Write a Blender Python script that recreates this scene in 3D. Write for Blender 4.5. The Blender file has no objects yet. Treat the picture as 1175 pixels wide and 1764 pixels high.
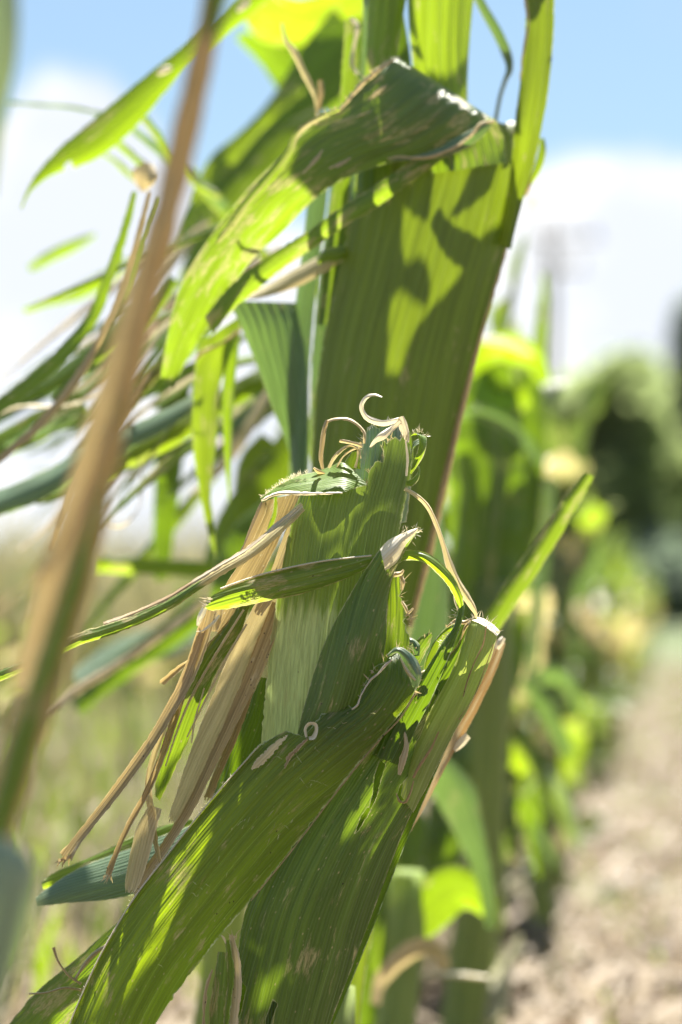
import bpy, math, random
import numpy as np
from mathutils import Vector, Matrix, noise as mnoise
from mathutils.bvhtree import BVHTree

random.seed(7)
rng = np.random.default_rng(7)
scene = bpy.context.scene

# ------------------------------------------------------------------ camera
CAM_H = 0.32
PITCH = math.radians(2.3)
K = 22.3 / 50.0 / 1764.0            # sensor height / focal length, per unit of picture height
cam_data = bpy.data.cameras.new('camera')
cam = bpy.data.objects.new('camera', cam_data)
scene.collection.objects.link(cam)
cam.location = (0, 0, CAM_H)
cam.rotation_euler = (math.radians(90) + PITCH, 0, 0)
cam_data.sensor_fit = 'VERTICAL'
cam_data.sensor_height = 22.3
cam_data.sensor_width = 14.9
cam_data.lens = 50
cam_data.clip_start = 0.05
cam_data.clip_end = 9000
cam_data.dof.use_dof = True
cam_data.dof.focus_distance = 0.795
cam_data.dof.aperture_fstop = 4.0
scene.camera = cam

# ------------------------------------------------------------------ sky, sun, exposure
SUN_EL, SUN_AZ = math.radians(67), math.radians(24)      # azimuth measured right of the view axis (+Y)
world = bpy.data.worlds.new('World')
scene.world = world
world.use_nodes = True


class N:
    """small node helper"""
    def __init__(s, tree):
        s.t = tree

    def new(s, kind, **kw):
        n = s.t.nodes.new(kind)
        for k, v in kw.items():
            setattr(n, k, v)
        return n

    def link(s, a, b):
        s.t.links.new(a, b)

    def set(s, sock, v):
        if isinstance(v, bpy.types.NodeSocket):
            s.t.links.new(v, sock)
        elif v is not None:
            sock.default_value = v

    def math(s, op, a, b=0.0, c=None, clamp=False):
        n = s.new('ShaderNodeMath', operation=op, use_clamp=clamp)
        s.set(n.inputs[0], a); s.set(n.inputs[1], b)
        if c is not None:
            s.set(n.inputs[2], c)
        return n.outputs[0]

    def smooth(s, x, lo, hi, a=0.0, b=1.0):
        n = s.new('ShaderNodeMapRange', interpolation_type='SMOOTHSTEP')
        s.set(n.inputs[0], x)
        n.inputs[1].default_value = lo; n.inputs[2].default_value = hi
        n.inputs[3].default_value = a; n.inputs[4].default_value = b
        return n.outputs[0]

    def mix(s, f, a, b, blend='MIX'):
        n = s.new('ShaderNodeMix', data_type='RGBA', blend_type=blend)
        s.set(n.inputs[0], f)
        s.set(n.inputs[6], (*a, 1) if isinstance(a, tuple) else a)
        s.set(n.inputs[7], (*b, 1) if isinstance(b, tuple) else b)
        return n.outputs[2]

    def noise(s, vec, scale, detail=2.0, rough=0.5, dist=0.0):
        n = s.new('ShaderNodeTexNoise')
        s.set(n.inputs['Vector'], vec)
        n.inputs['Scale'].default_value = scale
        n.inputs['Detail'].default_value = detail
        n.inputs['Roughness'].default_value = rough
        n.inputs['Distortion'].default_value = dist
        return n.outputs[0]

    def comb(s, x, y, z=0.0):
        n = s.new('ShaderNodeCombineXYZ')
        s.set(n.inputs[0], x); s.set(n.inputs[1], y); s.set(n.inputs[2], z)
        return n.outputs[0]


SKY_STRENGTH = 0.05
def build_world():
    t = world.node_tree
    t.nodes.clear()
    g = N(t)
    out = g.new('ShaderNodeOutputWorld')
    bg = g.new('ShaderNodeBackground')
    sky = g.new('ShaderNodeTexSky', sky_type='NISHITA')
    sky.sun_disc = False
    sky.sun_elevation = SUN_EL
    sky.sun_rotation = SUN_AZ
    sky.altitude = 200
    sky.air_density = 1.0
    sky.dust_density = 1.2
    sky.ozone_density = 2.0
    tc = g.new('ShaderNodeTexCoord')
    sep = g.new('ShaderNodeSeparateXYZ')
    g.link(tc.outputs['Generated'], sep.inputs[0])
    az = g.math('ARCTAN2', sep.outputs[0], sep.outputs[1])
    hor = g.math('SQRT', g.math('ADD', g.math('MULTIPLY', sep.outputs[0], sep.outputs[0]),
                                g.math('MULTIPLY', sep.outputs[1], sep.outputs[1])))
    el = g.math('ARCTAN2', sep.outputs[2], hor)
    # cloud bank whose top rises and falls round the horizon
    fc = g.new('ShaderNodeFloatCurve')
    cur = fc.mapping.curves[0]
    pts = [(-0.50, .10), (-0.30, .13), (-0.149, .205), (-0.115, .222), (-0.085, .205), (-0.05, .165), (0.02, .165),
           (0.085, .178), (0.125, .187), (0.16, .190), (0.3, .15), (0.5, .2)]
    for i, (a, e) in enumerate(pts):
        x = a + 0.5; y = e * 2
        if i < 2:
            cur.points[i].location = (x, y)
        else:
            cur.points.new(x, y)
    fc.mapping.update()
    g.link(g.math('ADD', az, 0.5, clamp=True), fc.inputs['Value'])
    top = g.math('MULTIPLY', fc.outputs[0], 0.5)
    puff = g.noise(tc.outputs['Generated'], 9.0, 5.0, 0.55)
    d = g.math('SUBTRACT', g.math('ADD', top, g.math('MULTIPLY', g.math('SUBTRACT', puff, 0.5), 0.07)), el)
    m = g.smooth(d, -0.006, 0.010)
    # higher broken cloud elsewhere
    up = g.smooth(g.noise(tc.outputs['Generated'], 2.3, 6.0, 0.6), 0.60, 0.72)
    up = g.math('MULTIPLY', up, g.smooth(el, 0.42, 0.62))
    m = g.math('MAXIMUM', m, up)
    thin = g.smooth(g.noise(tc.outputs['Generated'], 11.0, 4.0, 0.6), 0.52, 0.75, 0.0, 0.35)
    shade = g.noise(tc.outputs['Generated'], 14.0, 4.0, 0.6)
    cloud = g.mix(g.smooth(shade, 0.40, 0.60), (4.3, 4.55, 5.0), (5.75, 5.8, 5.85))
    skyc = g.mix(1.0, sky.outputs[0], (0.68, 0.79, 0.77), 'MULTIPLY')
    skyc = g.mix(g.smooth(el, 0.15, 0.5, 0.30, 0.0), skyc, (2.95, 3.5, 4.3))
    skyc = g.mix(g.math('MULTIPLY', thin, g.smooth(d, -0.2, 0.0)), skyc, (3.4, 3.7, 4.2))
    col = g.mix(m, skyc, cloud)
    g.link(col, bg.inputs[0])
    bg.inputs[1].default_value = SKY_STRENGTH
    g.link(bg.outputs[0], out.inputs[0])


build_world()
sun_data = bpy.data.lights.new('sun', 'SUN')
sun_data.energy = 5.0
sun_data.angle = math.radians(0.53)
sun_data.color = (1.0, 0.95, 0.86)
sun = bpy.data.objects.new('sun', sun_data)
scene.collection.objects.link(sun)
SUN_DIR = Vector((math.sin(SUN_AZ) * math.cos(SUN_EL), math.cos(SUN_AZ) * math.cos(SUN_EL), math.sin(SUN_EL)))
sun.rotation_euler = (-SUN_DIR).to_track_quat('-Z', 'Y').to_euler()
sun.location = (2, 3, 6)

scene.view_settings.view_transform = 'Standard'
scene.view_settings.look = 'None'
scene.view_settings.gamma = 1
scene.view_settings.exposure = 2.1
scene.render.engine = 'CYCLES'
cy = scene.cycles
cy.use_denoising = True
cy.max_bounces = 10
cy.diffuse_bounces = 4
cy.transmission_bounces = 6
cy.transparent_max_bounces = 8
cy.sample_clamp_indirect = 6
cy.use_adaptive_sampling = True
cy.adaptive_threshold = 0.012

# ------------------------------------------------------------------ pixel <-> world
CP, SP = math.cos(PITCH), math.sin(PITCH)


def P(x, y, d):
    """world point seen at photograph pixel (x, y) at depth d metres; arrays welcome"""
    x = np.asarray(x, float); y = np.asarray(y, float); d = np.asarray(d, float)
    cx = (x - 587.5) * K * d
    cyy = -(y - 882.0) * K * d
    return np.stack([cx + 0 * d, d * CP - cyy * SP, CAM_H + d * SP + cyy * CP], -1)


# ------------------------------------------------------------------ materials
TW = 0.76


def leaf_material(name, dark, light, trans, tw=0.45, spots=0.35, tan=(0.52, 0.42, 0.22), dots=0.3, rough=0.42,
                  vein=1.0, rim=(0.62, 0.60, 0.36), wax=0.0, dirt=0.4, bump=0.6):
    m = bpy.data.materials.new(name)
    m.use_nodes = True
    t = m.node_tree
    t.nodes.clear()
    g = N(t)
    out = g.new('ShaderNodeOutputMaterial')

    def att(n):
        a = g.new('ShaderNodeAttribute', attribute_name=n)
        return a.outputs['Fac']
    ac, al, ed, dead = att('across'), att('along'), att('edge'), att('dead')
    oi = g.new('ShaderNodeObjectInfo')
    seed = g.math('MULTIPLY', oi.outputs['Random'], 300.0)
    rnd = oi.outputs['Random']
    vlong = g.comb(ac, g.math('MULTIPLY', al, 0.06), seed)        # streaks along the leaf (mm)
    vmid = g.comb(ac, g.math('MULTIPLY', al, 0.22), seed)
    viso = g.comb(ac, al, seed)
    fine = g.noise(vlong, 1.6, 3.0, 0.6)
    broad = g.noise(vlong, 0.16, 2.0, 0.5)
    # parallel veins: fine ones and every few mm a pale strong one
    wob = g.math('MULTIPLY', g.noise(vlong, 0.25, 1.0), 2.0)
    w1 = g.math('SINE', g.math('MULTIPLY', g.math('ADD', ac, wob), 2 * math.pi / 1.15))
    w2 = g.math('PINGPONG', g.math('ADD', ac, g.math('MULTIPLY', wob, 1.6)), 2.6)
    strong = g.smooth(w2, 0.0, 0.24, 1.0, 0.0)
    strong = g.math('MULTIPLY', strong, g.smooth(g.noise(vlong, 0.5, 2.0), 0.32, 0.62))
    mid = g.noise(g.comb(g.math('ADD', ac, 17.0), g.math('MULTIPLY', al, 0.03), seed), 0.55, 3.0, 0.6)
    patch = g.noise(viso, 0.045, 3.0, 0.55)
    col = g.mix(g.smooth(g.math('ADD', g.math('MULTIPLY', broad, 0.5), g.math('MULTIPLY', mid, 0.5)), 0.36, 0.66), dark, light)
    col = g.mix(g.smooth(patch, 0.45, 0.75, 0.0, 0.35), col, tuple(c * 0.6 for c in dark))
    col = g.mix(g.math('MULTIPLY', g.smooth(fine, 0.35, 0.7), 0.45), col, light)
    tcol = g.mix(g.smooth(g.math('ADD', g.math('MULTIPLY', broad, 0.5), g.math('MULTIPLY', mid, 0.5)), 0.36, 0.66), tuple(c * 0.62 for c in trans), trans)
    lightv = tuple(min(1, c * 1.7 + 0.05) for c in light)
    vf = g.math('ADD', g.math('MULTIPLY', g.math('MULTIPLY', g.math('ADD', w1, 1.0), 0.13), vein), g.math('MULTIPLY', strong, 0.55 * vein))
    col = g.mix(vf, col, lightv)
    tcol = g.mix(g.math('MULTIPLY', g.smooth(w1, 0.2, 1.0), 0.28 * vein), tcol, tuple(c * 0.45 for c in trans))
    tcol = g.mix(g.math('MULTIPLY', strong, 0.6 * vein), tcol, tuple(min(1, c * 1.15 + 0.06) for c in trans))
    # pale bruised patches drawn out along the veins
    n1 = g.noise(vmid, 0.28, 4.0, 0.62, 0.4)
    region = g.noise(viso, 0.035, 2.0, 0.5)
    bl = g.smooth(g.math('ADD', g.math('MULTIPLY', n1, 0.75), g.math('MULTIPLY', region, 0.45)), 0.72 - 0.14 * spots, 0.82 - 0.14 * spots)
    streak = g.noise(g.comb(ac, g.math('MULTIPLY', al, 0.09), seed), 3.2, 3.0, 0.7)
    bl = g.math('MULTIPLY', bl, g.smooth(streak, 0.40, 0.58, 0.12, 1.0))
    bl = g.math('MULTIPLY', bl, 0.8)
    # faint mottling of thin dashes everywhere
    dash = g.smooth(g.noise(g.comb(g.math('ADD', ac, 91.0), g.math('MULTIPLY', al, 0.16), seed), 1.9, 4.0, 0.7), 0.60, 0.74)
    dash = g.math('MULTIPLY', dash, g.smooth(region, 0.40, 0.62, 0.08, 0.55))
    bl = g.math('MAXIMUM', bl, g.math('MULTIPLY', dash, min(1.0, 0.35 + spots)))
    # small pale dots
    vo = g.new('ShaderNodeTexVoronoi', feature='F1')
    g.link(g.comb(ac, g.math('MULTIPLY', al, 0.6), seed), vo.inputs['Vector'])
    vo.inputs['Scale'].default_value = 0.42
    dt = g.smooth(vo.outputs['Distance'], 0.05, 0.17, 1.0, 0.0)
    dt = g.math('MULTIPLY', dt, g.smooth(g.noise(viso, 0.11, 2.0), 0.56 - 0.2 * dots, 0.64 - 0.2 * dots))
    dt = g.math('MULTIPLY', dt, 0.75 * min(1, dots * 2))
    # dead: drying parts, driven along the piece
    dn = g.math('ADD', g.math('MULTIPLY', g.noise(vlong, 0.35, 4.0, 0.65), 0.9), g.math('SUBTRACT', g.math('MULTIPLY', dead, 1.5), 0.7))
    dd = g.smooth(dn, 0.42, 0.62)
    mask = g.math('MAXIMUM', g.math('MAXIMUM', bl, dt), dd)
    tanv = g.mix(g.smooth(fine, 0.3, 0.7), tuple(c * 0.62 for c in tan), tuple(min(1, c * 1.25) for c in tan))
    tanv = g.mix(g.smooth(g.noise(vmid, 0.12, 3.0), 0.5, 0.75, 0.0, 0.6), tanv, (0.30, 0.17, 0.07))
    col = g.mix(mask, col, tanv)
    tcol = g.mix(mask, tcol, tuple(min(1, c * 1.1) for c in tan))
    # pale or brown rim at the margin
    rimf = g.math('MULTIPLY', g.smooth(g.math('ADD', ed, g.math('MULTIPLY', g.noise(viso, 0.5, 3.0, 0.7), 1.1)), 0.55, 0.95, 0.85, 0.0), g.smooth(g.noise(viso, 0.16, 2.0), 0.35, 0.6, 0.25, 1.0))
    col = g.mix(rimf, col, rim)
    tcol = g.mix(rimf, tcol, rim)
    # dirt specks
    vo2 = g.new('ShaderNodeTexVoronoi', feature='F1')
    g.link(g.comb(g.math('ADD', ac, 37.0), g.math('MULTIPLY', al, 0.8), seed), vo2.inputs['Vector'])
    vo2.inputs['Scale'].default_value = 0.55
    sp = g.smooth(vo2.outputs['Distance'], 0.10, 0.2, 1.0, 0.0)
    sp = g.math('MULTIPLY', sp, g.smooth(g.noise(viso, 0.07, 3.0, 0.7), 0.66 - 0.1 * dirt, 0.72 - 0.1 * dirt))
    col = g.mix(sp, col, (0.035, 0.022, 0.012))
    tcol = g.mix(sp, tcol, (0.03, 0.02, 0.01))
    hs = g.new('ShaderNodeHueSaturation')
    g.link(g.math('ADD', 0.488, g.math('MULTIPLY', rnd, 0.024)), hs.inputs['Hue'])
    g.link(g.math('ADD', 0.86, g.math('MULTIPLY', rnd, 0.28)), hs.inputs['Value'])
    g.link(col, hs.inputs['Color'])
    pb = g.new('ShaderNodeBsdfPrincipled')
    g.link(hs.outputs[0], pb.inputs['Base Color'])
    g.link(g.math('ADD', rough, g.math('MULTIPLY', g.math('SUBTRACT', fine, 0.5), 0.3)), pb.inputs['Roughness'])
    pb.inputs['Specular IOR Level'].default_value = 0.45 + 0.35 * wax
    if wax:
        pb.inputs['Sheen Weight'].default_value = 0.25 * wax
        pb.inputs['Sheen Roughness'].default_value = 0.4
    tcol = g.mix(1.0, tcol, (1.25 if trans[0] > trans[1] or trans[2] > .1 else 1.16, 1.23, 1.0), 'MULTIPLY')
    tb = g.new('ShaderNodeBsdfTranslucent')
    g.link(tcol, tb.inputs['Color'])
    h = g.math('ADD', g.math('MULTIPLY', w1, 0.5), g.math('ADD', g.math('MULTIPLY', strong, -1.2), g.math('MULTIPLY', fine, 0.8)))
    h = g.math('ADD', h, g.math('MULTIPLY', bl, g.math('MULTIPLY', g.noise(viso, 1.5, 3.0), 1.5)))
    bp = g.new('ShaderNodeBump')
    bp.inputs['Strength'].default_value = bump
    bp.inputs['Distance'].default_value = 0.00025
    g.link(h, bp.inputs['Height'])
    g.link(bp.outputs[0], pb.inputs['Normal'])
    g.link(bp.outputs[0], tb.inputs['Normal'])
    mx = g.new('ShaderNodeMixShader')
    mx.inputs[0].default_value = tw * TW
    g.link(pb.outputs[0], mx.inputs[1])
    g.link(tb.outputs[0], mx.inputs[2])
    g.link(mx.outputs[0], out.inputs[0])
    return m


M = {}
# matt leaf green, bright backlit blade
M['blade'] = leaf_material('leaf_blade_green', (0.022, 0.048, 0.008), (0.055, 0.095, 0.016), (0.42, 0.60, 0.012), tw=0.46, spots=0.30)
M['blade_dark'] = leaf_material('leaf_blade_dark', (0.014, 0.034, 0.007), (0.034, 0.064, 0.013), (0.32, 0.50, 0.012), tw=0.40, spots=0.22, dots=0.5, rim=(0.55, 0.6, 0.40))
M['sheath'] = leaf_material('sheath_green', (0.024, 0.043, 0.009), (0.062, 0.092, 0.019), (0.44, 0.57, 0.02), tw=0.38, spots=0.12, dots=0.12, vein=1.2)
M['pale'] = leaf_material('sheath_pale', (0.17, 0.24, 0.06), (0.26, 0.32, 0.10), (0.52, 0.60, 0.12), tw=0.50, spots=0.0, dots=0.0, vein=0.7, dirt=0.0)
M['yellow'] = leaf_material('leaf_yellow_green', (0.06, 0.12, 0.015), (0.12, 0.19, 0.03), (0.44, 0.58, 0.018), tw=0.50, spots=0.4)
M['front'] = leaf_material('front_blade', (0.026, 0.052, 0.010), (0.070, 0.108, 0.020), (0.50, 0.66, 0.012), tw=0.50, spots=0.34, dots=0.6, rim=(0.6, 0.64, 0.42), vein=1.15)
M['glossy'] = leaf_material('leaf_glossy_green', (0.026, 0.054, 0.013), (0.062, 0.10, 0.027), (0.38, 0.54, 0.014), tw=0.42, spots=0.72, dots=0.2, wax=0.8, rough=0.36)
M['whorl'] = leaf_material('whorl_sheath', (0.045, 0.082, 0.018), (0.11, 0.16, 0.04), (0.42, 0.55, 0.05), tw=0.46, spots=0.05, dots=0.1, vein=1.3, tan=(0.40, 0.46, 0.19), dirt=0.0)
M['muted'] = leaf_material('leaf_muted_green', (0.045, 0.075, 0.022), (0.085, 0.12, 0.04), (0.27, 0.38, 0.05), tw=0.42, spots=0.4)
M['glaucous'] = leaf_material('leaf_glaucous', (0.15, 0.20, 0.14), (0.22, 0.27, 0.20), (0.3, 0.42, 0.14), tw=0.35, spots=0.1, wax=.6)
M['wax'] = leaf_material('leaf_waxy_underside', (0.055, 0.10, 0.055), (0.10, 0.155, 0.085), (0.26, 0.42, 0.08), tw=0.30, spots=0.15, dots=0.15, wax=1.0, rough=0.38)
M['torn'] = leaf_material('leaf_torn', (0.030, 0.060, 0.011), (0.078, 0.118, 0.026), (0.42, 0.58, 0.025), tw=0.45, spots=0.75, dots=0.5, rim=(0.52, 0.42, 0.22), dirt=0.6)
M['bruised'] = leaf_material('leaf_bruised', (0.036, 0.066, 0.014), (0.095, 0.138, 0.030), (0.34, 0.50, 0.022), tw=0.42, spots=0.52, dots=0.75, rim=(0.55, 0.5, 0.30), dirt=0.5)
M['dry'] = leaf_material('leaf_dry_tan', (0.19, 0.13, 0.06), (0.42, 0.32, 0.18), (0.62, 0.45, 0.20), tw=0.36, spots=0.3, tan=(0.62, 0.54, 0.38), dots=0.5, dirt=1.2, rough=0.5, rim=(0.66, 0.52, 0.32))
M['husk'] = leaf_material('leaf_dry_pale', (0.34, 0.27, 0.15), (0.56, 0.48, 0.31), (0.76, 0.60, 0.30), tw=0.36, spots=0.1, tan=(0.70, 0.62, 0.48), dots=0.0, rough=0.5, rim=(0.75, 0.62, 0.45))
M['brown'] = leaf_material('leaf_brown', (0.16, 0.085, 0.035), (0.34, 0.22, 0.10), (0.40, 0.24, 0.09), tw=0.33, spots=0.2, tan=(0.5, 0.4, 0.25), dots=0.2, rough=0.55, rim=(0.4, 0.28, 0.15))
M['stem'] = leaf_material('stem_tan', (0.34, 0.21, 0.07), (0.56, 0.40, 0.18), (0.65, 0.45, 0.17), tw=0.32, spots=0.6, tan=(0.20, 0.22, 0.06), dots=0.2, rough=0.5)
M['litter'] = leaf_material('straw_litter', (0.068, 0.045, 0.023), (0.150, 0.105, 0.058), (0.3, 0.24, 0.13), tw=0.2, spots=0.1, dots=0, rough=0.6, rim=(0.2, 0.16, 0.1))
M['straw'] = leaf_material('straw', (0.19, 0.175, 0.10), (0.34, 0.315, 0.20), (0.40, 0.37, 0.20), tw=0.45, spots=0.1, dots=0, rough=0.6, rim=(0.3, 0.25, 0.15))
M['papery'] = leaf_material('leaf_papery_white', (0.60, 0.52, 0.38), (0.78, 0.72, 0.58), (0.75, 0.65, 0.45), tw=0.35, spots=0.1, tan=(0.8, 0.74, 0.6), dots=0.0, rough=0.5, rim=(0.8, 0.7, 0.55), dirt=0.1)


def simple_material(name, cols, scale=20.0, rough=0.7, bump=0.4, spec=0.3, coord='Object', tw=0.0):
    m = bpy.data.materials.new(name)
    m.use_nodes = True
    t = m.node_tree
    g = N(t)
    pb = t.nodes['Principled BSDF']
    tc = g.new('ShaderNodeTexCoord')
    n = g.noise(tc.outputs[coord], scale, 6.0, 0.6)
    n2 = g.noise(tc.outputs[coord], scale * 0.17, 3.0, 0.5)
    c = g.mix(g.smooth(n, 0.3, 0.7), cols[0], cols[1])
    if len(cols) > 2:
        c = g.mix(g.smooth(n2, 0.42, 0.62), c, cols[2])
    g.link(c, pb.inputs['Base Color'])
    pb.inputs['Roughness'].default_value = rough
    pb.inputs['Specular IOR Level'].default_value = spec
    bp = g.new('ShaderNodeBump')
    bp.inputs['Strength'].default_value = bump
    bp.inputs['Distance'].default_value = 0.3 / scale
    g.link(n, bp.inputs['Height'])
    g.link(bp.outputs[0], pb.inputs['Normal'])
    if tw:
        tb = g.new('ShaderNodeBsdfTranslucent')
        g.link(g.mix(1.0, c, (1.6, 1.8, 1.2), 'MULTIPLY'), tb.inputs['Color'])
        mx = g.new('ShaderNodeMixShader'); mx.inputs[0].default_value = tw
        g.link(pb.outputs[0], mx.inputs[1]); g.link(tb.outputs[0], mx.inputs[2])
        g.link(mx.outputs[0], t.nodes['Material Output'].inputs['Surface'])
    return m


# ------------------------------------------------------------------ object helpers
COL = scene.collection


def tag(o, label=None, cat=None, group=None, kind=None):
    if label: o['label'] = label
    if cat: o['category'] = cat
    if group: o['group'] = group
    if kind: o['kind'] = kind
    return o


def empty(name, loc, label, cat, group=None):
    o = bpy.data.objects.new(name, None)
    o.empty_display_size = 0.05
    o.location = loc
    COL.objects.link(o)
    return tag(o, label, cat, group)


def link_mesh(name, verts, faces, mat, parent, attrs=None, smooth=True, label=None):
    me = bpy.data.meshes.new(name)
    off = np.array(parent.location) if parent is not None and parent.parent is None else np.zeros(3)
    if parent is not None and parent.parent is not None:
        off = np.array(parent.parent.location) + np.array(parent.location)
    v = np.asarray(verts, float) - off
    me.from_pydata(v.tolist(), [], faces if isinstance(faces, list) else faces.tolist())
    if attrs:
        for k, a in attrs.items():
            at = me.attributes.new(k, 'FLOAT', 'POINT')
            at.data.foreach_set('value', np.asarray(a, np.float32))
    me.materials.append(mat)
    if smooth:
        me.polygons.foreach_set('use_smooth', [True] * len(me.polygons))
    me.update()
    o = bpy.data.objects.new(name, me)
    COL.objects.link(o)
    if parent is not None:
        o.parent = parent
    if label:
        o['label'] = label
    return o


def catmull(pts, n):
    """uniform catmull-rom through the rows of pts, chord-length spaced"""
    pts = np.asarray(pts, float)
    if len(pts) == 2:
        t = np.linspace(0, 1, n)[:, None]
        return pts[0] * (1 - t) + pts[1] * t
    q = np.vstack([2 * pts[0] - pts[1], pts, 2 * pts[-1] - pts[-2]])
    seg = len(pts) - 1
    L = np.linalg.norm(np.diff(pts[:, :4] if pts.shape[1] >= 4 else pts[:, :2], axis=0), axis=1) + 1e-3
    cum = np.concatenate([[0], np.cumsum(L)])
    s = np.linspace(0, cum[-1], n)
    i = np.clip(np.searchsorted(cum, s, 'right') - 1, 0, seg - 1)
    t = ((s - cum[i]) / L[i])[:, None]
    p0, p1, p2, p3 = q[i], q[i + 1], q[i + 2], q[i + 3]
    return 0.5 * ((2 * p1) + (-p0 + p2) * t + (2 * p0 - 5 * p1 + 4 * p2 - p3) * t ** 2 + (-p0 + 3 * p1 - 3 * p2 + p3) * t ** 3)


def snoise(x, seed, f=1.0, octaves=3):
    """smooth 1-D noise for arrays, about -1..1"""
    x = np.asarray(x, float)
    r = np.zeros_like(x)
    a = 1.0
    for o in range(octaves):
        table = np.random.default_rng(int(seed) * 13 + o).uniform(-1, 1, 1024)
        xx = x * f * 2 ** o + 100
        i = np.floor(xx).astype(int)
        t = xx - i
        t = t * t * (3 - 2 * t)
        r += a * (table[i % 1024] * (1 - t) + table[(i + 1) % 1024] * t)
        a *= 0.5
    return r / 1.6


def in_poly(px, py, poly):
    poly = np.asarray(poly, float)
    inside = np.zeros(px.shape, bool)
    j = len(poly) - 1
    for i in range(len(poly)):
        xi, yi = poly[i]; xj, yj = poly[j]
        c = ((yi > py) != (yj > py)) & (px < (xj - xi) * (py - yi) / ((yj - yi) if yj != yi else 1e-9) + xi)
        inside ^= c
        j = i
    return inside


def nearest_on_poly(px, py, poly):
    poly = np.asarray(poly, float)
    best = np.full(px.shape, 1e18)
    bx, by = px.copy(), py.copy()
    for i in range(len(poly)):
        a = poly[i]; b = poly[(i + 1) % len(poly)]
        ab = b - a
        t = np.clip(((px - a[0]) * ab[0] + (py - a[1]) * ab[1]) / (ab @ ab + 1e-9), 0, 1)
        x = a[0] + t * ab[0]; y = a[1] + t * ab[1]
        d = (px - x) ** 2 + (py - y) ** 2
        m = d < best
        best[m] = d[m]; bx[m] = x[m]; by[m] = y[m]
    return bx, by, np.sqrt(best)


def roughen(poly, amp, seed, step=5.0):
    poly = np.asarray(poly, float)
    r = np.random.default_rng(seed)
    out = []
    for i in range(len(poly)):
        a, b = poly[i], poly[(i + 1) % len(poly)]
        L = np.linalg.norm(b - a)
        n = max(1, int(L / step))
        nrm = np.array([-(b - a)[1], (b - a)[0]]) / (L + 1e-9)
        for k in range(n):
            t = k / n
            out.append(a + (b - a) * t + nrm * (r.normal(0, amp * .5) + (r.uniform(1, 2.4) * amp * r.choice([-1, 1]) if r.random() < .14 else 0)))
    return np.array(out)


SEED = [10]


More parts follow.
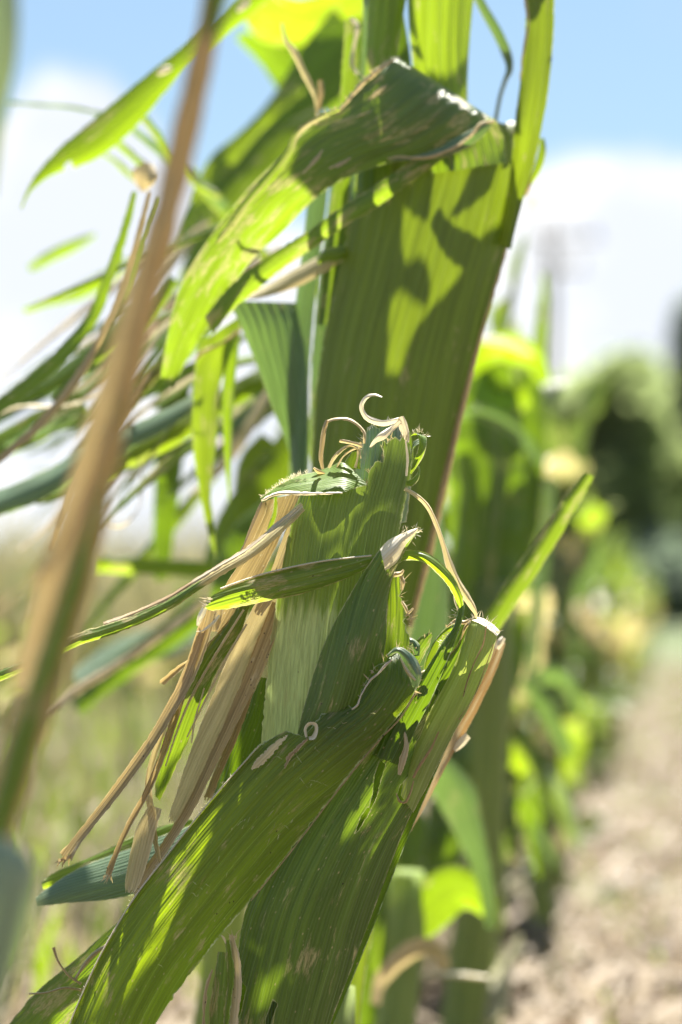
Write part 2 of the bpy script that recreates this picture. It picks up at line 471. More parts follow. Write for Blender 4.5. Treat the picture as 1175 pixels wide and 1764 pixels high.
def ribbon(name, mat, parent, d0, st, bulge=0.0, res=3.0, jag=0.0, wave=0.0, rag0=0, rag1=0, outline=None, holes=(), ribs=0.0,
           label=None, dead=0.0, seed=None, fold=0.0, jf=0.05, rough=0.9):
    """A blade between two rails. st rows: xl,yl,xr,yr[,dl,dr[,dead]] in photograph pixels, dl/dr in cm behind depth d0.
    bulge, wave, ribs in cm; jag, rag in px."""
    SEED[0] += 1
    sd = seed or SEED[0]
    if outline is not None:
        outline = roughen(outline, rough, sd)
    holes = [roughen(h_, .6, sd + 3) for h_ in holes]
    rows = []
    for r in st:
        r = list(r)
        if len(r) < 6: r += [0, 0]
        if len(r) < 7: r += [dead]
        rows.append(r)
    a = np.array(rows, float)
    cen = (a[:, :2] + a[:, 2:4]) / 2
    Lpx = np.linalg.norm(np.diff(cen, axis=0), axis=1).sum() + np.abs(np.diff(a[:, 4:6].mean(1))).sum() * 45
    W = np.linalg.norm(a[:, :2] - a[:, 2:4], axis=1).max()
    W = max(W, np.abs(a[:, 4] - a[:, 5]).max() * 45)
    nv = int(np.clip(Lpx / res, 10, 420)); nu = int(np.clip(W / res, 5, 130))
    s = catmull(a, nv)
    s[:, 6] = np.clip(s[:, 6], 0, 1)
    u = np.linspace(0, 1, nu)[None, :]
    mmpx = K * d0 * 1000
    al = np.concatenate([[0], np.cumsum(np.linalg.norm(np.diff((s[:, :2] + s[:, 2:4]) / 2, axis=0), axis=1) + np.abs(np.diff(s[:, 4:6].mean(1))) * 10 / mmpx)]) * mmpx
    w = np.sqrt(((s[:, :2] - s[:, 2:4]) ** 2).sum(1) * mmpx ** 2 + ((s[:, 4] - s[:, 5]) * 10) ** 2)
    lx, ly, rx, ry = s[:, 0:1], s[:, 1:2], s[:, 2:3], s[:, 3:4]
    if jag:
        wd = np.maximum(np.hypot(rx - lx, ry - ly), 1)
        j0 = np.abs(snoise(al / mmpx, sd, jf, 4))[:, None] * jag / wd
        j1 = np.abs(snoise(al / mmpx, sd + 500, jf, 4))[:, None] * jag / wd
        uu = np.clip(j0, 0, .4) + u * (1 - np.clip(j0, 0, .4) - np.clip(j1, 0, .4))
    else:
        uu = u + 0 * lx
    X = lx + (rx - lx) * uu
    Y = ly + (ry - ly) * uu
    D = s[:, 4:5] * (1 - uu) + s[:, 5:6] * uu
    prof = 4 * uu * (1 - uu)
    tap = np.clip(w / max(w.max(), 1e-6), 0, 1)[:, None]
    D = D - bulge * prof * tap
    if fold:
        D = D + fold * np.abs(2 * uu - 1) * tap
    if ribs:
        D = D + ribs * np.sin(uu * w.max() / 2.3 * 2 * math.pi * 0.5) * tap
    if wave:
        e = (2 * uu - 1)
        D = D + wave * (np.abs(e) ** 1.5) * snoise(al[:, None] / 14.0 + 3.0 * (e > 0), sd + 77, 1.0, 2) * np.sign(e) \
            + wave * 0.5 * snoise(al / 22.0, sd + 33, 1.0, 2)[:, None]
    V = al[:, None] + 0 * uu
    AC = uu * w[:, None] + (w.max() - w[:, None]) * 0.5
    ED = np.minimum(uu, 1 - uu) * w[:, None] if jag == 0 else np.minimum(u, 1 - u) * w[:, None]
    DE = s[:, 6:7] + 0 * uu
    idx = np.arange(nv * nu).reshape(nv, nu)
    f = np.stack([idx[:-1, :-1], idx[1:, :-1], idx[1:, 1:], idx[:-1, 1:]], -1).reshape(-1, 4)
    X, Y, D, V, AC, ED, DE = [q.ravel().astype(float) for q in (X, Y, D, V, AC, ED, DE)]
    keep = np.ones(len(f), bool)
    ui = np.broadcast_to(u, (nv, nu)).ravel(); 
    if rag0 or rag1:
        fu = ui[f].mean(1); fv = V[f].mean(1)
        if rag1:
            cut = al[-1] - (np.abs(snoise(fu * 9, sd + 5, 1, 3)) + 0.0) * rag1 * mmpx
            keep &= fv < cut
        if rag0:
            keep &= fv > np.abs(snoise(fu * 9, sd + 9, 1, 3)) * rag0 * mmpx
    mx, my = X[f].mean(1), Y[f].mean(1)
    if outline is not None:
        keep &= in_poly(mx, my, outline)
    for h in holes:
        keep &= ~in_poly(mx, my, h)
    f = f[keep]
    used, inv = np.unique(f, return_inverse=True)
    f = inv.reshape(-1, 4)
    X, Y, D, V, AC, ED, DE = [q[used] for q in (X, Y, D, V, AC, ED, DE)]
    if outline is not None or holes:
        ee = np.concatenate([f[:, [0, 1]], f[:, [1, 2]], f[:, [2, 3]], f[:, [3, 0]]])
        ee.sort(axis=1)
        un, cnt = np.unique(ee, axis=0, return_counts=True)
        b = np.unique(un[cnt == 1])
        for poly in ([outline] if outline is not None else []) + list(holes):
            nx, ny, nd = nearest_on_poly(X[b], Y[b], poly)
            mm = nd < res * 1.3
            X[b[mm]] = nx[mm]; Y[b[mm]] = ny[mm]
            _, _, nd2 = nearest_on_poly(X, Y, poly)
            ED = np.minimum(ED, nd2 * mmpx)
    verts = P(X, Y, d0 + D / 100.0)
    return link_mesh(name, verts, f, mat, parent, dict(across=AC, along=V, edge=ED, dead=DE), label=label)


def strip(name, mat, parent, d0, pts, twist=0.0, **kw):
    """blade along a centreline. pts rows: x,y,width_px[,depth_cm[,dead]]; twist tilts the blade out of the picture plane (cm across)"""
    p = []
    for r in pts:
        r = list(r)
        if len(r) < 4: r.append(0)
        if len(r) < 5: r.append(kw.get('dead', 0.0))
        p.append(r)
    p = np.array(p, float)
    tan = np.gradient(p[:, :2], axis=0)
    tan /= np.linalg.norm(tan, axis=1)[:, None] + 1e-9
    nrm = np.stack([-tan[:, 1], tan[:, 0]], 1)
    st = []
    for i, r in enumerate(p):
        a = r[:2] - nrm[i] * r[2] / 2; b = r[:2] + nrm[i] * r[2] / 2
        tw = twist[i] if isinstance(twist, (list, tuple)) else twist
        st.append((a[0], a[1], b[0], b[1], r[3] - tw / 2, r[3] + tw / 2, r[4]))
    kw.setdefault('bulge', 0.15)
    return ribbon(name, mat, parent, d0, st, **kw)


def tube_world(pts, rad, sides=8, flat=1.0):
    pts = np.asarray(pts, float); rad = np.asarray(rad, float)
    tan = np.gradient(pts, axis=0)
    tan /= np.linalg.norm(tan, axis=1)[:, None] + 1e-12
    ref = np.array([0.3, 1.0, 0.2]); 
    a = np.cross(tan, ref); a /= np.linalg.norm(a, axis=1)[:, None] + 1e-12
    b = np.cross(tan, a)
    th = np.linspace(0, 2 * math.pi, sides, endpoint=False)
    V = pts[:, None, :] + rad[:, None, None] * (np.cos(th)[None, :, None] * a[:, None, :] + flat * np.sin(th)[None, :, None] * b[:, None, :])
    n = len(pts)
    idx = np.arange(n * sides).reshape(n, sides)
    nx = np.roll(idx, -1, axis=1)
    f = np.stack([idx[:-1], nx[:-1], nx[1:], idx[1:]], -1).reshape(-1, 4).tolist()
    f.append(idx[0, ::-1].tolist()); f.append(idx[-1].tolist())
    L = np.concatenate([[0], np.cumsum(np.linalg.norm(np.diff(pts, axis=0), axis=1))]) * 1000
    al = np.repeat(L, sides)
    ac = np.tile(np.abs(th / math.pi - 1) * 1.0, n) * np.repeat(rad, sides) * 3140
    return V.reshape(-1, 3), f, al, ac


def strand(name, mat, parent, d0, pts, sides=7, flat=0.6, dead=0.0, knob=0.0, label=None, n=None):
    """a thin stem or dried rolled shred; pts rows: x,y,radius_px[,depth_cm[,dead]]"""
    SEED[0] += 1
    p = []
    for r in pts:
        r = list(r)
        if len(r) < 4: r.append(0)
        if len(r) < 5: r.append(dead)
        p.append(r)
    p = np.array(p, float)
    L = np.linalg.norm(np.diff(p[:, :2], axis=0), axis=1).sum()
    s = catmull(p, n or int(np.clip(L / 4, 10, 160)))
    k = np.arange(len(s))
    rr = np.maximum(s[:, 2], 0.3) * (1 + 0.18 * snoise(k, SEED[0], 0.23, 2) + knob * np.maximum(0, snoise(k, SEED[0] + 3, 0.07, 1)))
    dd = d0 + s[:, 3] / 100
    V, f, al, ac = tube_world(P(s[:, 0], s[:, 1], dd), rr * K * dd, sides, flat)
    return link_mesh(name, V, f, mat, parent, dict(across=ac, along=al, edge=np.full(len(V), 3.0), dead=np.repeat(s[:, 4], sides)), label=label)


def fuzz(parent, d0, pts, n, length, spread=1.0):
    """fine pale hairs standing off a leaf margin; pts rows x,y,nx,ny"""
    p = catmull(np.array(pts, float), 200)
    V, F = [], []
    for i in range(n):
        q = p[random.randrange(200)]
        nx, ny = q[2] + random.gauss(0, .5) * spread, q[3] + random.gauss(0, .5) * spread
        l = length * random.uniform(.4, 1.2)
        x, y = q[0] + random.uniform(-2, 2), q[1] + random.uniform(-2, 2)
        d = d0 + random.uniform(-.0015, .0015)
        wv = 0.20
        a = P(x - ny * wv * .3, y + nx * wv * .3, d); b = P(x + ny * wv * .3, y - nx * wv * .3, d)
        c = P(x + nx * l * .6, y + ny * l * .6, d - .0004); e = P(x + nx * l + random.uniform(-2, 2), y + ny * l + random.uniform(-2, 2), d)
        k = len(V); V += [a, b, c, e]; F += [[k, k + 1, k + 2], [k + 1, k + 3, k + 2]]
    V = np.array(V)
    z = np.zeros(len(V))
    return link_mesh('leaf_hairs', V, F, M['papery'], parent, dict(across=z, along=z, edge=z + 3, dead=z), smooth=False)


def fray(parent, d0, pts, n, length, mat='husk', width=1.6, dirn=None, name='frayed_fibres'):
    """torn vein ends: thin tapering splinters along a ragged edge; pts rows x,y,nx,ny"""
    p = catmull(np.array(pts, float), 200)
    V, F, ac, al = [], [], [], []
    for i in range(n):
        q = p[random.randrange(200)]
        nx, ny = q[2] + random.gauss(0, .22), q[3] + random.gauss(0, .22)
        l = length * random.uniform(.25, 1.3) * random.choice([1, 1, .5]); w = width * random.uniform(.5, 1.4)
        bx, by = random.gauss(0, .35) * l, random.gauss(0, .35) * l
        d = d0 + random.uniform(-.001, .001)
        k = len(V)
        for t, ww in ((-.35, 1), (.25, .9), (.65, .6), (1.0, .12)):
            x = q[0] + nx * l * t + bx * max(t, 0) ** 2; y = q[1] + ny * l * t + by * max(t, 0) ** 2
            dz = d - .0012 * max(t, 0) * random.uniform(-.5, 1)
            V += [P(x - ny * w * ww / 2, y + nx * w * ww / 2, dz), P(x + ny * w * ww / 2, y - nx * w * ww / 2, dz)]
            ac += [i * 3.0, i * 3.0 + w * .2]; al += [t * l * .2, t * l * .2]
        F += [[k + 2 * j, k + 2 * j + 1, k + 2 * j + 3, k + 2 * j + 2] for j in range(3)]
    z = np.zeros(len(V))
    return link_mesh(name, np.array(V), F, M[mat], parent, dict(across=ac, along=al, edge=z + 3, dead=z))


# ================================================================== SETTING
def build_ground():
    m = bpy.data.materials.new('straw_soil')
    m.use_nodes = True
    t = m.node_tree
    g = N(t)
    pb = t.nodes['Principled BSDF']
    tc = g.new('ShaderNodeTexCoord')
    v = tc.outputs['Object']
    n1 = g.noise(v, 16.0, 6.0, 0.65)
    n2 = g.noise(v, 2.2, 4.0, 0.6)
    n3 = g.noise(v, 45.0, 4.0, 0.7)
    c = g.mix(g.smooth(n1, 0.35, 0.65), (0.040, 0.024, 0.013), (0.100, 0.063, 0.036))
    n5 = g.noise(v, 8.5, 3.0, 0.55)
    c = g.mix(g.smooth(n5, 0.50, 0.62, 0.0, 0.7), c, (0.034, 0.023, 0.016))
    c = g.mix(g.smooth(g.noise(v, 12.0, 2.0, 0.5), 0.56, 0.68, 0.0, 0.8), c, (0.115, 0.084, 0.056))
    c = g.mix(g.smooth(n3, 0.5, 0.75), c, (0.095, 0.074, 0.050))
    c = g.mix(g.smooth(n2, 0.48, 0.66, 0.0, 0.75), c, (0.08, 0.09, 0.035))
    far = g.new('ShaderNodeSeparateXYZ')
    g.link(v, far.inputs[0])
    c = g.mix(g.math('MULTIPLY', g.smooth(far.outputs[1], 10.0, 16.0, 0.0, 0.85), g.smooth(far.outputs[0], 0.3, 1.2)), c, (0.06, 0.09, 0.025))
    g.link(c, pb.inputs['Base Color'])
    pb.inputs['Roughness'].default_value = 0.9
    bp = g.new('ShaderNodeBump'); bp.inputs['Strength'].default_value = 0.8; bp.inputs['Distance'].default_value = 0.02
    g.link(n1, bp.inputs['Height']); g.link(bp.outputs[0], pb.inputs['Normal'])
    # one sheet: fine near the camera, coarse to the horizon
    xs = np.concatenate([-np.geomspace(3000, 8, 14), np.linspace(-6, 6, 90), np.geomspace(8, 3000, 14)])
    ys = np.concatenate([-np.geomspace(3000, 3, 12), np.linspace(-1.5, 14, 130), np.geomspace(16, 6000, 18)])
    X, Y = np.meshgrid(xs, ys)
    near = np.exp(-(X / 7) ** 2) * np.exp(-((Y - 5) / 9) ** 2)
    Z = 0.010 * near * (np.sin(X * 7.3 + Y * 1.7) * np.cos(Y * 5.1) + 0.6 * np.sin(X * 17 + Y * 13))
    idx = np.arange(X.size).reshape(X.shape)
    f = np.stack([idx[:-1, :-1], idx[:-1, 1:], idx[1:, 1:], idx[1:, :-1]], -1).reshape(-1, 4)
    o = link_mesh('ground', np.stack([X, Y, Z], -1).reshape(-1, 3), f, m, None)
    tag(o, 'dry tan soil of the field with straw and weeds', 'ground', kind='structure')


build_ground()

# row line: passes through the main plants and runs to the vanishing point at right
ROW_AZ = (1150 - 587.5) * K


def row_point(d, off=0.0):
    """point on the maize row at depth d, moved sideways by off metres"""
    x = -0.105 - .03 * min(1, max(0, d - 1.3)) + ROW_AZ * d + off
    return x, d


def build_litter():
    # straw and chopped leaf lying on the ground
    V, F, ac, al = [], [], [], []
    for i in range(9000):
        d = 1.3 + 10 * random.random() ** 1.9
        x = random.uniform(-0.28, 0.24) * d + random.gauss(0, .2)
        l = random.uniform(.02, .09); w = random.uniform(.002, .008)
        a = random.uniform(0, math.pi)
        z = 0.012 + random.random() * .015
        dx, dy = math.cos(a) * l / 2, math.sin(a) * l / 2
        px, py = -math.sin(a) * w / 2, math.cos(a) * w / 2
        tz = random.uniform(-.02, .03)
        k = len(V)
        mz = z + random.uniform(0, .015)
        V += [(x - dx - px, d - dy - py, z), (x - dx + px, d - dy + py, z + w * .4), (x + px, d + py, mz + w * .4), (x - px, d - py, mz),
              (x + dx + px, d + dy + py, z + tz + w * .4), (x + dx - px, d + dy - py, z + tz)]
        F += [[k, k + 1, k + 2, k + 3], [k + 3, k + 2, k + 4, k + 5]]
        s = random.random() * 200
        ac += [s, s + 4, s + 4, s, s + 4, s]; al += [s, s, s + 40, s + 40, s + 80, s + 80]
    n = len(V)
    o = link_mesh('straw_litter', V, F, M['litter'], None, dict(across=ac, along=al, edge=np.full(n, 3.0), dead=np.zeros(n)))
    tag(o, 'pale straw and shredded leaf scattered over the soil', 'straw', kind='stuff')


def build_weeds(name, mat, label, xr, yr, n, hmin, hmax, w, seed, lean=0.25, inrow=None):
    r = random.Random(seed)
    V, F, ac, al = [], [], [], []
    for i in range(n):
        y = r.uniform(*yr)
        x = r.uniform(xr[0], xr[1]) * (y if xr[2] else 1) + (row_point(y)[0] if inrow is not None else 0)
        h = r.uniform(hmin, hmax); ww = w * r.uniform(.5, 1.5)
        a = r.uniform(0, 6.28)
        lx, ly = math.cos(r.uniform(0, 6.28)) * h * lean * r.random() * 2, math.sin(r.uniform(0, 6.28)) * h * lean * r.random() * 2
        px, py = math.cos(a) * ww, math.sin(a) * ww
        k = len(V)
        V += [(x - px, y - py, 0), (x + px, y + py, 0), (x + px + lx * .4, y + py + ly * .4, h * .6), (x - px + lx * .4, y - py + ly * .4, h * .6), (x + lx, y + ly, h * (1 - .25 * lean))]
        F += [[k, k + 1, k + 2, k + 3], [k + 3, k + 2, k + 4]]
        s = r.random() * 300
        ac += [s, s + 6, s + 6, s, s + 3]; al += [s, s, s + 60, s + 60, s + 120]
    nn = len(V)
    o = link_mesh(name, V, F, mat, None, dict(across=ac, along=al, edge=np.full(nn, 3.0), dead=np.zeros(nn)))
    tag(o, label, 'weeds', kind='stuff')


build_litter()
build_weeds('dry_weeds', M['straw'], 'low pale dry weeds across the field on the left', (-0.22, 0.05, True), (1.7, 10), 3400, .02, .15, .003, 3)
build_weeds('tall_grass', M['straw'], 'tall pale dry grass beyond the rows on the left', (-0.24, 0.03, True), (7, 14), 8000, .30, .74, .006, 13)
build_weeds('green_weeds', M['blade'], 'low green weeds growing between the maize rows', (-0.22, 0.02, True), (1.7, 10), 1500, .03, .14, .004, 4)
build_weeds('path_weeds', M['torn'], 'sparse low grass on the bare strip beside the maize', (0.03, 0.8, False), (1.5, 11), 1900, .01, .05, .002, 5, inrow=1)


def build_stones():
    mat = simple_material('stone_grey', ((0.20, 0.19, 0.20), (0.38, 0.36, 0.36), (0.30, 0.26, 0.22)), 40, 0.8)
    specs = [(1088, 1535, 4.0, .055, 'smooth blue grey stone on the bare soil at right'),
             (1020, 1420, 5.2, .04, 'pale lump of stone further along the bare strip'),
             (1130, 1640, 3.6, .03, 'small stone nearest the lower right corner'),
             (960, 1560, 3.9, .028, 'small brownish stone close to the maize row foot')]
    import bmesh
    for x, y, d, r, lab in specs:
        ang = (y - 1040) * K
        dd = CAM_H / ang
        bm = bmesh.new()
        bmesh.ops.create_icosphere(bm, subdivisions=3, radius=1)
        for v in bm.verts:
            n = mnoise.fractal(v.co * 1.3 + Vector((x, y, 0)), 1, 2, 3)
            v.co = v.co * (1 + .28 * n)
            v.co.z *= .6
        me = bpy.data.meshes.new('stone'); bm.to_mesh(me); bm.free()
        r *= .5
        me.materials.append(mat)
        me.polygons.foreach_set('use_smooth', [True] * len(me.polygons))
        o = bpy.data.objects.new('stone', me); COL.objects.link(o)
        o.scale = (r * 1.3, r, r)
        o.location = ((x - 587.5) * K * dd, dd, r * .3)
        o.rotation_euler = (0, 0, random.uniform(0, 6))
        tag(o, lab, 'stone', 'stones on the bare strip')


build_stones()

# ------------------------------------------------------------------ far trees and utility pole
bark = simple_material('bark', ((0.10, 0.07, 0.05), (0.18, 0.14, 0.10)), 12, 0.9)
leafy = simple_material('hedge_leaf_olive', ((0.21, 0.23, 0.14), (0.26, 0.28, 0.17), (0.23, 0.25, 0.15)), 3, 0.7, tw=.72, spec=.1)
conif = simple_material('conifer_leaf', ((0.13, 0.155, 0.15), (0.18, 0.205, 0.20)), 3, 0.7, tw=.55)


def far_tree(label, x, y, trunk_h, cr, chh, mat, n, leaf, shape, seed):
    r = random.Random(seed)
    t = empty('tree', (x, y, 0), label, 'tree')
    pts = [(x + .1 * math.sin(i), y, trunk_h * i / 6) for i in range(7)]
    V, f, al, ac = tube_world(pts, np.linspace(cr * .09, cr * .03, 7), 9)
    link_mesh('trunk', V, f, bark, t)
    V, F = [], []
    clumps = [(r.uniform(0, 6.28), r.random() ** .6, r.random()) for _ in range(60)]
    for i in range(n):
        a, q, hh = clumps[r.randrange(60)]
        h = hh + r.gauss(0, .05)
        h = min(max(h, 0), 1)
        rad = cr * shape(h) * q
        cx = x + math.cos(a) * rad + r.gauss(0, cr * .13); cyy = y + math.sin(a) * rad + r.gauss(0, cr * .13)
        cz = trunk_h * .25 + h * chh + r.gauss(0, cr * .08)
        nrm = Vector((r.gauss(0, 1), r.gauss(0, 1), r.gauss(0, 1) + .6)).normalized()
        u = nrm.orthogonal().normalized() * leaf * r.uniform(.5, 1.3); w = nrm.cross(u) * .55
        c = Vector((cx, cyy, max(cz, .1)))
        k = len(V)
        V += [tuple(c - u), tuple(c + w), tuple(c + u), tuple(c - w)]
        F.append([k, k + 1, k + 2, k + 3])
    link_mesh('crown', V, F, mat, t, smooth=False)


def px_x(x, d):
    return (x - 587.5) * K * d


far_tree('round olive green tree at the far end of the path', px_x(1068, 27), 27, 2.1, 0.82, 2.65, leafy, 30000, .08, lambda h: math.sin(math.pi * min(.97, .15 + h * .8)) ** .6, 1)
far_tree('tall dark conifer at the right edge beyond the path', px_x(1200, 34), 34, 3.2, 0.62, 4.0, conif, 14000, .10, lambda h: (1 - h) ** .6 + .06, 2)
far_tree('dark low bush under the round tree at the path end', px_x(1100, 26), 26, .8, 0.75, .85, conif, 9000, .08, lambda h: math.sin(math.pi * min(.95, .2 + h * .75)), 5)
0 and far_tree('low hazy green tree left of the maize on the horizon', px_x(330, 60), 60, 2.5, 3.0, 2.4, leafy, 9000, .2, lambda h: math.sin(math.pi * min(.95, .25 + h * .7)), 6)


def build_pole():
    d = 60
    x = px_x(950, d)
    wood = simple_material('pole_wood', ((0.16, 0.14, 0.13), (0.26, 0.23, 0.21)), 8, 0.85)
    met = simple_material('insulator_grey', ((0.25, 0.25, 0.27), (0.35, 0.35, 0.37)), 8, 0.4)
    t = empty('utility_pole', (x, d, 0), 'wooden utility pole with crossarm standing far behind the maize', 'utility pole')
    V, f, *_ = tube_world([(x, d, z) for z in np.linspace(0, 10.3, 8)], np.linspace(.18, .12, 8), 12)
    link_mesh('post', V, f, wood, t)
    for zz, l in ((9.9, 1.15), (9.1, .8)):
        V, f, *_ = tube_world([(x + s, d - .2, zz) for s in np.linspace(-l * .4, l * 1.1, 6)], [.08] * 6, 6)
        link_mesh('crossarm', V, f, wood, t)
        for s in (-.35, .3, .95):
            V, f, *_ = tube_world([(x + s * l, d - .2, zz + .08 + h) for h in (0, .08, .16, .24)], [.03, .06, .06, .03], 8)
            link_mesh('insulator', V, f, met, t)


build_pole()

# ================================================================== generic row plants
def leaf3d(name, mat, parent, base, az, length, width, up, droop, tear, seed, dead=0.0, n=26, m=7, trim=1.0):
    r = np.random.default_rng(seed)
    base = np.asarray(base, float)
    s = np.linspace(0, trim, n)
    th = up - droop * s ** 1.4
    hd = np.array([math.cos(az), math.sin(az), 0]); side0 = np.array([-math.sin(az), math.cos(az), 0])
    step = length * trim / (n - 1)
    pos = [base]
    for i in range(1, n):
        t = th[i]
        bend = side0 * 0.25 * math.sin(seed + s[i] * 3) * s[i]
        pos.append(pos[-1] + step * (hd * math.cos(t) + np.array([0, 0, math.sin(t)]) + bend))
    pos = np.array(pos)
    tan = np.gradient(pos, axis=0); tan /= np.linalg.norm(tan, axis=1)[:, None]
    side = np.cross(tan, np.array([0, 0, 1.0])); side /= np.linalg.norm(side, axis=1)[:, None] + 1e-9
    nrm = np.cross(side, tan)
    tw = 0.5 * math.sin(seed * 1.7) + 1.4 * s * math.sin(seed * 2.3)
    sd = side * np.cos(tw)[:, None] + nrm * np.sin(tw)[:, None]
    nr = np.cross(sd, tan)
    w = width * (np.minimum(1, .45 + s * 3)) * np.sqrt(np.clip(1 - (s) ** 2.2, 0.0, 1))
    if trim < 1: w = width * np.minimum(1, .45 + s * 3) * (1 - .35 * s / trim)
    u = np.linspace(-1, 1, m)
    jl = 1 - tear * np.abs(snoise(s * 12, seed, 1, 3)); jr = 1 - tear * np.abs(snoise(s * 12, seed + 50, 1, 3))
    uu = np.where(u[None, :] < 0, u[None, :] * jl[:, None], u[None, :] * jr[:, None])
    V = pos[:, None, :] + sd[:, None, :] * (uu * w[:, None] / 2)[..., None] \
        + nr[:, None, :] * (np.abs(uu) * w[:, None] * .28 + 0.006 * np.sin(s * 22 + seed)[:, None] * uu ** 2 * np.sign(uu))[..., None]
    idx = np.arange(n * m).reshape(n, m)
    f = np.stack([idx[:-1, :-1], idx[1:, :-1], idx[1:, 1:], idx[:-1, 1:]], -1).reshape(-1, 4)
    fs = s[np.minimum(np.arange(n - 1), n - 1)][:, None] + 0 * u[None, :-1]
    slit = (snoise((u[:-1] + 1) * 2.7, seed + 9, 1, 2)[None, :] + 0 * fs)
    kill = (fs > trim * (0.78 + 0.25 * slit)) & (tear > .15)
    f = f[~kill.ravel()]
    L = s * length * 1000
    return link_mesh(name, V.reshape(-1, 3), f, mat, parent,
                     dict(across=(uu * w[:, None] * 500 + 60).ravel(), along=(L[:, None] + 0 * uu).ravel(),
                          edge=((1 - np.abs(u))[None, :] * w[:, None] * 500).ravel(), dead=(np.clip(dead + .5 * s, 0, 1)[:, None] * (dead > 0) + 0 * uu).ravel()))


def maize_plant(x, y, h, seed, label, group, lean=(0.0, 0.0), nl=8, wide=0.06, tint=None):
    r = random.Random(seed)
    t = empty('corn_plant', (x, y, 0), label, 'corn plant', group)
    zz = np.linspace(0, h * .82, 16)
    pts = [(x + lean[0] * z + .006 * math.sin(z * 9 + seed), y + lean[1] * z, z) for z in zz]
    rad = np.linspace(.013, .006, 16) * (1 + .18 * (np.arange(16) % 4 == 0))
    V, f, al, ac = tube_world(pts, rad, 10)
    link_mesh('stalk', V, f, M['pale'], t, dict(across=ac, along=al, edge=np.full(len(V), 3.0), dead=np.zeros(len(V))))
    a0 = r.uniform(0, 6.28)
    for i in range(nl):
        fz = .12 + .86 * i / (nl - 1)
        z = h * .82 * fz
        az = math.radians(r.choice([90, 140, 180, 220, 265, 285])) + r.gauss(0, .3)
        L = r.uniform(.22, .46) * (1 - .3 * abs(fz - .5)) * h
        mat = tint or r.choice(['muted', 'muted', 'torn', 'wax', 'muted', 'blade'])
        dead = 0.0
        if fz < .35 and r.random() < .5: mat = 'straw'; L *= .5
        elif r.random() < .35: dead = r.uniform(.2, .5)
        leaf3d('leaf', M[mat], t, (x + lean[0] * z, y + lean[1] * z, z), az, L, wide * r.uniform(.6, 1.15),
               r.uniform(.8, 1.35), r.uniform(1.2, 3.2), r.choice([.1, .3, .5]), seed * 31 + i, dead, trim=r.choice([1, 1, .6, .75]))
    # upright rolled top
    for k in range(2):
        leaf3d('leaf', M['muted'], t, (x + lean[0] * h * .75, y + lean[1] * h * .75, h * .75), a0 + k * 2.4, h * r.uniform(.3, .45), wide * .6,
               1.45, r.uniform(.2, .8), .3, seed * 77 + k, 0)
    return t


def copy_plant(src, x, y, rz, s, label, group):
    c = src.copy(); COL.objects.link(c)
    c.location = (x, y, 0); c.rotation_euler = (0, 0, rz); c.scale = (s, s, s)
    c['label'] = label; c['group'] = group
    for ch in src.children:
        k = ch.copy(); COL.objects.link(k); k.parent = c
    return c


protos = []
ROWLAB = 'tattered green corn plant in the blurred row running to the path end'
lab_near = ['blurred corn plant with bright yellow green top just right of the big sheath',
            'blurred corn plant second along the row behind the big sheath',
            'blurred corn plant third along the row with pale drooping leaves',
            'blurred corn plant fourth along the row beside the bare strip',
            'blurred corn plant fifth along the row beside the bare strip']
ds = [1.55, 1.85, 2.15, 2.5, 2.9]
for i, d in enumerate(ds):
    x, y = row_point(d, random.uniform(-.03, .02))
    protos.append(maize_plant(x, y, [.54, .53, .51, .50, .47][i], 40 + i, lab_near[i], 'corn plants along the row', lean=(random.uniform(-.03, .12), 0), nl=15))
d = 3.25
i = 0
while d < 17:
    x, y = row_point(d, random.uniform(-.05, .03))
    copy_plant(protos[random.randrange(5)], x, y, random.uniform(-.5, .5), random.uniform(.74, .96), ROWLAB, 'corn plants far along the row')
    d += random.uniform(.13, .22)
# neighbouring row on the left, sparse and battered
for k, off in enumerate((-0.78, -1.56)):
    d = 3.0 + k * 2.5
    while d < 12:
        x, y = row_point(d, off + random.uniform(-.05, .05))
        copy_plant(protos[random.randrange(5)], x, y, random.uniform(0, 6.28), random.uniform(.5, .85),
                   'battered corn plant in the %s row across the gap on the left' % ('next' if k == 0 else 'second'), 'corn plants in the %s row' % ('next' if k == 0 else 'second'))
        d += random.uniform(.45, .95)

# ================================================================== THE FOLDED PLANT IN FOCUS
front = empty('corn_plant', tuple(P(560, 1700, .82) * np.array([1, 1, 0])), 'sharply focused green corn plant snapped off with a ragged dried stump on top', 'corn plant', 'corn plants along the row')
F0 = 0.80


def stalk_down(parent, x, y, d, r):
    b = P(x, y, d)
    pts = [b * (1 - t) + np.array([b[0] - .03 * t, b[1], 0]) * t for t in np.linspace(0, 1, 12)]
    V, f, al, ac = tube_world(pts, np.linspace(r * .8, r, 12) * (1 + .12 * (np.arange(12) % 4 == 2)), 14)
    link_mesh('stalk', V, f, M['pale'], parent, dict(across=ac, along=al, edge=np.full(len(V), 3.0), dead=np.zeros(len(V))))


stalk_down(front, 480, 1700, .822, .013)
